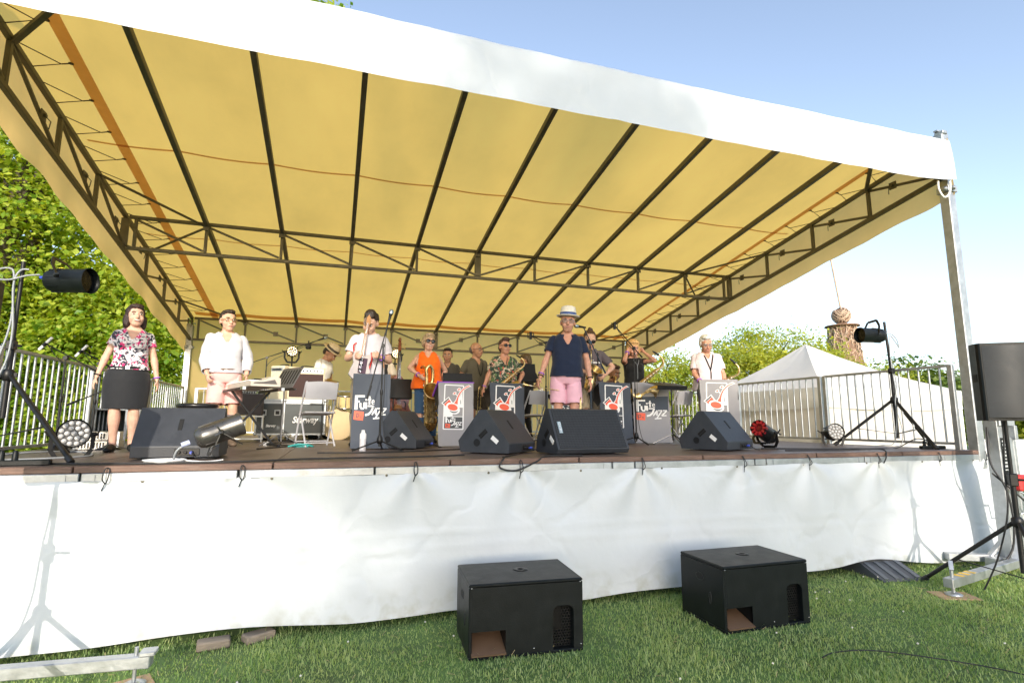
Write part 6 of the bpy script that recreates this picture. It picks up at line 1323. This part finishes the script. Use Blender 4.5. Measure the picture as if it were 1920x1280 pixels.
# --- floral shirt woman
FLOR = cloth('floral_shirt', (.045,.075,.055), .75, .05, [((.52,.46,.36), 12, .55, .59, 2.1), ((.012,.02,.02), 15, .57, .60, 21.0), ((.10,.22,.08), 14, .57, .60, 7.7), ((.62,.06,.06), 9, .63, .655, 15.1), ((.66,.34,.28), 13, .655, .675, 31.1)])
p = person('short haired woman in sunglasses and green floral shirt with an alto saxophone', -5.02, 4.10, 1.74, R(-4), SK2, True, 1.26, .5, head=(-4,16,0), LW=(.26,-.10,.98), RW=(-.34,-.06,.90), LE=(.6,.3,0), RE=(-.6,.3,0), shirt=dict(mat=FLOR, hem=.84, sl=.85, v=.17, neck=1.465, off=.022, loose=.035, fold=.010), pants=dict(mat=cloth('black_trousers', (.015,.015,.017)), name='trousers', tl=1.1, cl=.95), shoes=dict(mat=BLACK), hair=SHORTHAIR+[((0,-.035,.108),(.064,.05,.034))], haircol=(.07,.035,.025))
glasses(p, True, 'sunglasses', r=.025); wristband(p, -1)
c = MB(); c.tube(catmull([(-.07,-.03,1.47),(-.05,-.13,1.38),(0,-.17,1.26),(.05,-.13,1.38),(.07,-.03,1.47)], 5), .006, 5); c.box((0,-.18,1.25), (.03,.02,.06), bev=.005); c.build('neck_strap', BLACK, p.root)
# --- man with straw hat at drums
p = person('man in a white T-shirt and straw hat bending over the drum kit', -8.08, 6.1, 1.78, R(58), SK3, lean=14, head=(28,12,0), LW=(.22,-.18,.86), RW=(-.24,-.14,.80), shirt=dict(mat=cloth('white_tee_back', (.70,.68,.64)), hem=.87, sl=.6, off=.018, loose=.01), pants=dict(mat=MATS['blue_jeans'], name='jeans', tl=1.1, cl=.95), shoes=dict(mat=BLACK), hair=SHORTHAIR, haircol=(.03,.02,.015), vox=.0115)
hat(p, mat('straw_natural', (.62,.50,.33), .8, 0, .1, 30, .3, 120), mat('dark_ribbon', (.06,.05,.04), .7), .16, .1, .11)
# --- bass player
p = person('bass player in a black waistcoat behind the guitarist, plucking the double bass', -6.95, 5.7, 1.74, R(2), SK3, head=(20,20,0), LW=(.16,-.34,1.14), RW=(-.05,-.32,1.12), LC=.9, RC=.9, shirt=dict(mat=cloth('cream_shirt', (.50,.44,.36)), hem=.88, sl=1.1, fl=.35, v=.18, collar=True), pants=dict(mat=MATS['black_trousers'], name='trousers', tl=1.1, cl=.95), shoes=dict(mat=BLACK), hair=SHORTHAIR, haircol=(.03,.02,.015), vox=.0115)
wristband(p, -1)
c = MB(); c.M = p.T
for s in (-1, 1): c.grid(lambda u, v, s=s: (s*(.045+.11*u+.03*(1-v)*u), -.155+.12*u**2, .98+.42*v), 8, 8)
c.build('waistcoat', MATS['black_trousers'], p.root)
# --- brass player behind the hat man
person('brown haired player in black behind the music stand and straw hat man', -4.15, 5.35, 1.66, R(-150), SK3, head=(16,10,0), LW=(.3,-.1,1.0), RW=(-.28,-.16,1.02), shirt=dict(mat=cloth('black_shirt', (.012,.012,.014)), hem=.87, sl=.6), pants=dict(mat=MATS['black_trousers'], name='trousers', tl=1.1, cl=.95), shoes=dict(mat=BLACK), hair=SHORTHAIR+[((0,.075,-.03),(.06,.035,.06))], haircol=(.10,.065,.035), vox=.012)
# --- saxophonist with bun
p = person('saxophonist with hair bun and sunglasses in a grey T-shirt playing', -3.80, 3.15, 1.80, R(-8), SK1, False, .98, head=(24,-8,0), LW=(.17,-.20,1.05), RW=(-.16,-.26,1.08), LE=(.7,.1,-.1), RE=(-.7,.2,-.1), RC=.9, LC=.7, shirt=dict(mat=cloth('grey_tshirt', (.115,.095,.11)), hem=.86, sl=.8, off=.02, loose=.025, fold=.010), pants=dict(mat=cloth('beige_shorts', (.42,.35,.26)), tl=.95, loose=.03), shoes=dict(mat=WHITE), hair=[((0,.03,.046),(.079,.092,.082)), ((0,.05,.125),(.034,.034,.032)), ((0,.06,.0),(.066,.045,.07))], haircol=(.07,.035,.02))
glasses(p, True, 'sunglasses', r=.022)
c = MB(); c.tube(catmull([(.075,-.0,1.46),(.085,-.12,1.36),(.05,-.16,1.10),(.0,-.2,1.0)], 5), .011, 5); c.build('neck_strap', BLACK, p.root)
c = MB(); c.M = p.T; c.grid(lambda u, v: (-.03+.16*u, -.147+.02*u*u, 1.235+.018*v), 6, 1); c.build('shirt_stripe', PRINTW, p.root)
# --- blonde woman, hands at her ears
p = person('blonde woman in a black top raising both hands to her ears', -2.98, 3.15, 1.68, R(-16), SK2, True, 1.04, head=(14,4,0), LW=(.15,-.09,1.55), RW=(-.15,-.10,1.55), LE=(.4,-.2,-1), RE=(-.4,-.2,-1), LC=1.0, RC=1.0, LN=(-1,0,.2), RN=(1,0,.2), mouth='smile', shirt=dict(mat=cloth('black_top', (.012,.012,.013)), hem=.87, sl=.30, neck=1.455, off=.014, loose=.012), pants=dict(mat=MATS['black_trousers'], name='trousers', tl=1.1, cl=.95), shoes=dict(mat=BLACK),
    hair=[((0,.022,.048),(.092,.102,.092)), ((0,-.045,.098),(.072,.044,.026)), ((.072,.012,-.035),(.034,.055,.072)), ((-.072,.012,-.035),(.034,.055,.072)), ((0,.075,-.03),(.08,.05,.09))], haircol=(.50,.30,.12))
wristband(p, -1)
c = MB(); c.tube(catmull([(-.06,-.03,1.46),(-.035,-.13,1.38),(0,-.165,1.30),(0,-.17,1.08)], 5), .007, 5); c.tube(catmull([(.06,-.03,1.46),(.035,-.13,1.38),(0,-.165,1.30)], 5), .007, 5); c.build('neck_strap', CASTOR, p.root)
# --- seated player behind
person('seated player in a brown shirt between two banners, mostly hidden', -3.10, 3.75, 1.72, R(10), SK3, seat=True, head=(20,0,0), LW=(.12,-.30,.80), RW=(-.16,-.28,.72), shirt=dict(mat=cloth('brown_shirt', (.17,.10,.085)), hem=.87, sl=.8), pants=dict(mat=MATS['beige_shorts'], tl=.85, loose=.03), shoes=dict(mat=mat('brown_suede', (.13,.09,.06), .8)), hair=SHORTHAIR, haircol=(.06,.04,.03), vox=.012)
folding_chair('grey folding chair under the seated player in brown', -3.10, 3.80, R(190))
# --- old man
p = person('white haired man with glasses in a pale pink short-sleeved shirt looking down', -1.84, 2.75, 1.77, R(-24), SK2, False, 1.14, .5, head=(22,4,0), LW=(.22,-.22,.95), RW=(-.19,-.28,.98), LE=(.35,.8,-.3), RE=(-.35,.8,-.3), RC=.6, shirt=dict(mat=cloth('pale_pink_shirt', (.66,.56,.58), .8), hem=.86, sl=.78, v=.10, neck=1.47, off=.022, loose=.03, fold=.012, collar=True), pants=dict(mat=MATS['khaki_trousers'], name='trousers', tl=1.1, cl=.95), shoes=dict(mat=BLACK), hair=[((0,.028,.046),(.084,.096,.086)), ((0,-.03,.100),(.066,.056,.032)), ((.072,.02,.01),(.018,.04,.045)), ((-.072,.02,.01),(.018,.04,.045)), ((0,.07,.0),(.07,.045,.075))], haircol=(.66,.64,.60), brow=(.4,.38,.35))
glasses(p, frame=CASTOR); wristband(p, -1)
c = MB(); c.tube(catmull([(-.085,-.02,1.47),(-.06,-.14,1.38),(0,-.205,1.16),(.0,-.21,1.02)], 5), .011, 5); c.tube(catmull([(.085,-.02,1.47),(.06,-.14,1.38),(0,-.205,1.16)], 5), .011, 5); c.build('neck_strap', BLACK, p.root)
# ================================================================ INSTRUMENTS
def sax(label, loc, rot, s=1.0, kind='alto', roll=0):
    """local: body hangs along -Z from the origin (top of body); bell opens towards -Y/up; neck crook on top towards +Y"""
    t = thing('saxophone', label, 'saxophone', loc, 0, 'saxophones of the band', rot=(Euler([*rot]).to_matrix() @ Matrix.Rotation(R(roll), 3, 'Z')).to_euler()); t.scale = (s, s, s); L = .50
    n = 16; pts = [(0,0,-L*i/n) for i in range(n+1)]; rs = [.016+.020*i/n for i in range(n+1)]
    bow = [(0, -.055+.055*math.cos(a), -L-.055*math.sin(a)) for a in np.linspace(.25, math.pi, 9)]; rb = [.037+.004*i for i in range(9)]
    m = MB(); m.tube(pts+bow, rs+rb, 14); m.build('body_tube', BRASS, t)
    m = MB(); bz = .13 if kind == 'bari' else 0; bl = [(0,-.11,-L),(0,-.115,-L+.08+bz),(0,-.128,-L+.15+bz),(0,-.160,-L+.20+bz),(0,-.195,-L+.225+bz)]; m.tube(bl, [.045,.050,.058,.078,.105], 20, caps=False); m.tube(bl[1:], [.046,.054,.073,.101], 20, caps=False, mi=1); m.build('bell', [BRASS, BRASSD], t)
    m = MB(); e = Vector(bl[-1]); m.tube([e+Vector((.105*math.cos(a), .105*math.sin(a)*.58, .105*math.sin(a)*.81)) for a in np.linspace(0, 6.283, 24)], .005, 5, caps=False); m.build('bell_rim', BRASS, t)
    m = MB(); m.tube(catmull([(0,0,-.01),(0,.0,.05),(0,.03,.10),(0,.09,.125),(0,.15,.11)], 5), [.0155]*6+[.014]*7+[.012]*8, 10); m.build('neck', BRASS, t)
    m = MB(); m.tube([(0,.14,.115),(0,.20,.095),(0,.235,.082)], [.015,.013,.006], 10); m.build('mouthpiece', BLACK, t)
    m = MB()
    for x in (-.034, .034): m.tube([(x,-.01,-.06),(x,-.01,-L+.03)], .0035, 5); m.tube([(x*.7,.026,-.05),(x*.7,.026,-L+.06)], .0035, 5)
    m.build('key_rods', BRASSD, t)
    for k in range(7):
        z = -.09-.058*k; r = .017+.0022*k; m = MB(); m.lathe([(r,0),(r,.006),(r*.6,.009),(0,.009)], 12, (.0,-(.024+.0022*k)-.004,z), (0,-1,0)); m.build('key_cup', BRASS, t)
        m = MB(); m.ell((.036, -.02, z+.02), (.009,.006,.012), 8, 5); m.build('key_pearl', mat('pearl', (.7,.68,.62), .25), t); m = MB(); m.ell((-.036, .0, z), (.008,.010,.010), 8, 5); m.build('side_key', MATS['pearl'], t)
    for k in range(3): m = MB(); m.lathe([(.028,0),(.028,.008),(0,.01)], 12, (.058,-.115,-L+.02+.07*k), (1,0,0)); m.build('key_guard', BRASS, t)
    return t
# baritone (upright, held at its top, bell towards the audience)
t = sax('big baritone saxophone standing upright in front of the orange top', (-6.44, 3.40, DK+1.0), (R(6), R(-3), R(0)), 1.35, 'bari', roll=12)
m = MB(); m.tube(catmull([(0,0,0),(.0,-.0,.09),(.04,-.0,.13),(.07,-.0,.08),(.07,0,-.03),(.05,0,-.08)], 5), .017, 10); m.build('top_loop', BRASS, t)
sax('alto saxophone slung diagonally across the floral shirt', (-4.76, 3.84, DK+1.24), (R(0), R(50), R(0)), .98, roll=75)
sax('saxophone being played by the man with the hair bun', (-3.90, 2.93, DK+1.38), (R(-10), R(16), R(6)), 1.05)
sax('tenor saxophone slung across the black top of the blonde woman', (-2.66, 2.90, DK+1.22), (R(0), R(54), R(0)), 1.25, roll=75)
sax('tenor saxophone with raised crook at the side of the white haired man', (-1.50, 2.50, DK+1.09), (R(0), R(66), R(0)), 1.25, roll=75)
sax('saxophone of the seated player between two banners', (-3.22, 3.42, DK+.98), (R(10), R(20), R(0)), 1.0)
# electric guitar, neck nearly vertical
GW = mat('guitar_white', (.46,.41,.40), .3, 0, .04); MAPLE = mat('maple', (.40,.19,.06), .4, 0, .15, 10, stretch=(8,8,1))
t = thing('electric_guitar', 'white electric guitar with maple neck held upright by the guitarist', 'guitar', (-7.47, 2.60, DK+.93), rot=(R(-6), R(8), R(10))); t.scale = (.82,.82,.82)
outl = [(.02,.36),(-.05,.34),(-.09,.40),(-.135,.40),(-.15,.30),(-.12,.20),(-.15,.10),(-.17,.0),(-.10,-.06),(.0,-.07),(.11,-.05),(.17,.02),(.16,.11),(.12,.20),(.15,.30),(.13,.37),(.09,.37),(.05,.33)]
m = MB(); m.prism(outl, -.022, .022, 1); o = m.build('body', GW, t); bv = o.modifiers.new('b', 'BEVEL'); bv.width = .008; bv.limit_method = 'ANGLE'; bv.angle_limit = R(50)
m = MB(); m.box((.03,-.026,.17), (.13,.008,.26), bev=.003); m.build('pickguard', mat('pickguard_dark', (.05,.015,.03), .3), t)
for z in (.10,.18,.26): m = MB(); m.box((0,-.032,z), (.08,.008,.022), bev=.003); m.build('pickup', BLACK, t)
m = MB(); m.prism([(-.026,.33),(.026,.33),(.021,.86),(-.021,.86)], -.03, -.012, 1); m.build('neck', MAPLE, t)
m = MB(); m.prism([(-.02,.86),(.02,.86),(.045,.90),(.035,1.04),(.0,1.05),(-.03,.98),(-.022,.92)], -.024, -.008, 1); m.build('headstock', MAPLE, t)
for k in range(6): m = MB(); m.lathe([(.007,0),(.007,.02),(.011,.022),(.011,.034)], 8, (-.028+.004*k,-.016,.90+.022*k), (-1,0,0)); m.build('tuning_peg', CHROME, t)
for k in range(6): m = MB(); m.tube([(-.015+.006*k,-.034,.06),(-.013+.0052*k,-.034,.90)], .0012, 4); m.build('string', CHROME, t)
m = MB(); m.tube(catmull([(-.13,.01,.36),(-.12,.18,.55),(.05,.25,.62),(.18,.1,.40),(.14,.02,.05)], 6), .014, 5); m.build('strap', RED, t)
# double bass
BW = mat('bass_varnish', (.22,.055,.02), .25, 0, .25, 5, coat=.5, stretch=(1,1,4)); t = thing('double_bass', 'reddish brown double bass with scroll leaning beside the bass player', 'double bass', (-6.68, 5.35, DK+.12), rot=(R(-8), R(2), R(8)))
half = [(.0,.0),(.16,.005),(.29,.06),(.335,.18),(.31,.33),(.23,.43),(.20,.52),(.225,.62),(.265,.70),(.255,.82),(.18,.92),(.09,1.0),(.04,1.06)]; outl = half+[(-a, b) for a, b in half[::-1][:-1]]
m = MB(); m.prism(outl, -.09, .09, 1); o = m.build('body', BW, t); bv = o.modifiers.new('b', 'BEVEL'); bv.width = .02; bv.segments = 2; bv.limit_method = 'ANGLE'; bv.angle_limit = R(50)
m = MB(); m.prism([(-.035,.58),(.035,.58),(.022,1.52),(-.022,1.52)], -.135, -.105, 1); m.build('fingerboard', BLACK, t)
m = MB(); m.prism([(-.03,1.0),(.03,1.0),(.024,1.5),(-.024,1.5)], -.106, -.05, 1); m.build('neck', BW, t)
m = MB(); m.box((0,-.10,1.60), (.055,.07,.20), bev=.01); m.tube([(0,-.10+.05*math.cos(a)*f, 1.73+.05*math.sin(a)*f) for a, f in [(R(30*i), 1-.06*i) for i in range(14)]], .022, 8); m.build('scroll', BW, t)
for k in range(4): m = MB(); s = 1 if k % 2 else -1; m.tube([(0,-.10,1.55+.04*k),(s*.09,-.10,1.55+.04*k)], .008, 6); m.box((s*.10,-.10,1.55+.04*k), (.03,.008,.035), bev=.003); m.build('tuning_peg', BRASS, t)
m = MB(); m.prism([(-.07,.42),(.07,.42),(.05,.50),(-.05,.50)], -.17, -.09, 1); m.build('bridge', MAPLE, t)
m = MB(); m.prism([(-.045,.12),(.045,.12),(.03,.36),(-.03,.36)], -.13, -.11, 1); m.build('tailpiece', BLACK, t)
for s in (-1, 1): m = MB(); m.tube(catmull([(s*.11,-.092,.58),(s*.15,-.092,.54),(s*.14,-.092,.44),(s*.17,-.092,.40)], 4), .008, 5); m.build('f_hole', BLACK, t)
for k in range(4): m = MB(); m.tube([(-.02+.013*k,-.125,.30),(-.026+.017*k,-.175,.50),(-.015+.01*k,-.14,1.5)], .002, 4); m.build('string', CHROME, t)
m = MB(); m.tube([(0,0,.01),(0,0,-.11)], .008, 6); m.build('endpin', CHROME, t)
# trombone / trumpet pieces
def horn(name, label, loc, rot, s=1.0):
    t = thing(name, label, name, loc, 0, None, rot=rot); t.scale = (s, s, s)
    m = MB(); m.tube(catmull([(0,0,0),(0,0,.5),(.03,0,.56),(.06,0,.5),(.06,0,.02)], 6), .008, 8); m.build('slide_tube', BRASS, t)
    m = MB(); m.tube([(.06,0,.05),(.06,0,-.10),(.06,0,-.18),(.06,0,-.22)], [.010,.016,.034,.065], 18, caps=False); m.build('bell', BRASS, t)
    m = MB(); m.tube([(0,0,0),(0,0,-.05),(0,0,-.065)], [.007,.009,.014], 8); m.build('mouthpiece', CHROME, t)
    for k in range(3): m = MB(); m.tube([(.03,-.0,.14+.035*k),(.03,-.07,.14+.035*k)], .010, 8); m.build('valve', CHROME, t)
    return t
horn('trombone', 'slim brass trombone hanging from the hand by the floral shirt', (-5.48, 4.05, DK+.35), (R(8), R(-4), R(30)))
horn('trumpet', 'brass trumpet held low in the right hand of the straw hat man', (-5.28, 1.85, DK+.80), (R(100), R(0), R(60)), .62)
horn('cornet', 'small brass cornet standing behind the grille monitor wedge', (-4.86, 1.30, DK+.22), (R(4), R(6), R(80)), .75)
horn('flugelhorn', 'brass horn standing behind the black music stand and purple banner', (-5.72, 3.75, DK+.70), (R(2), R(180), R(20)), .7)
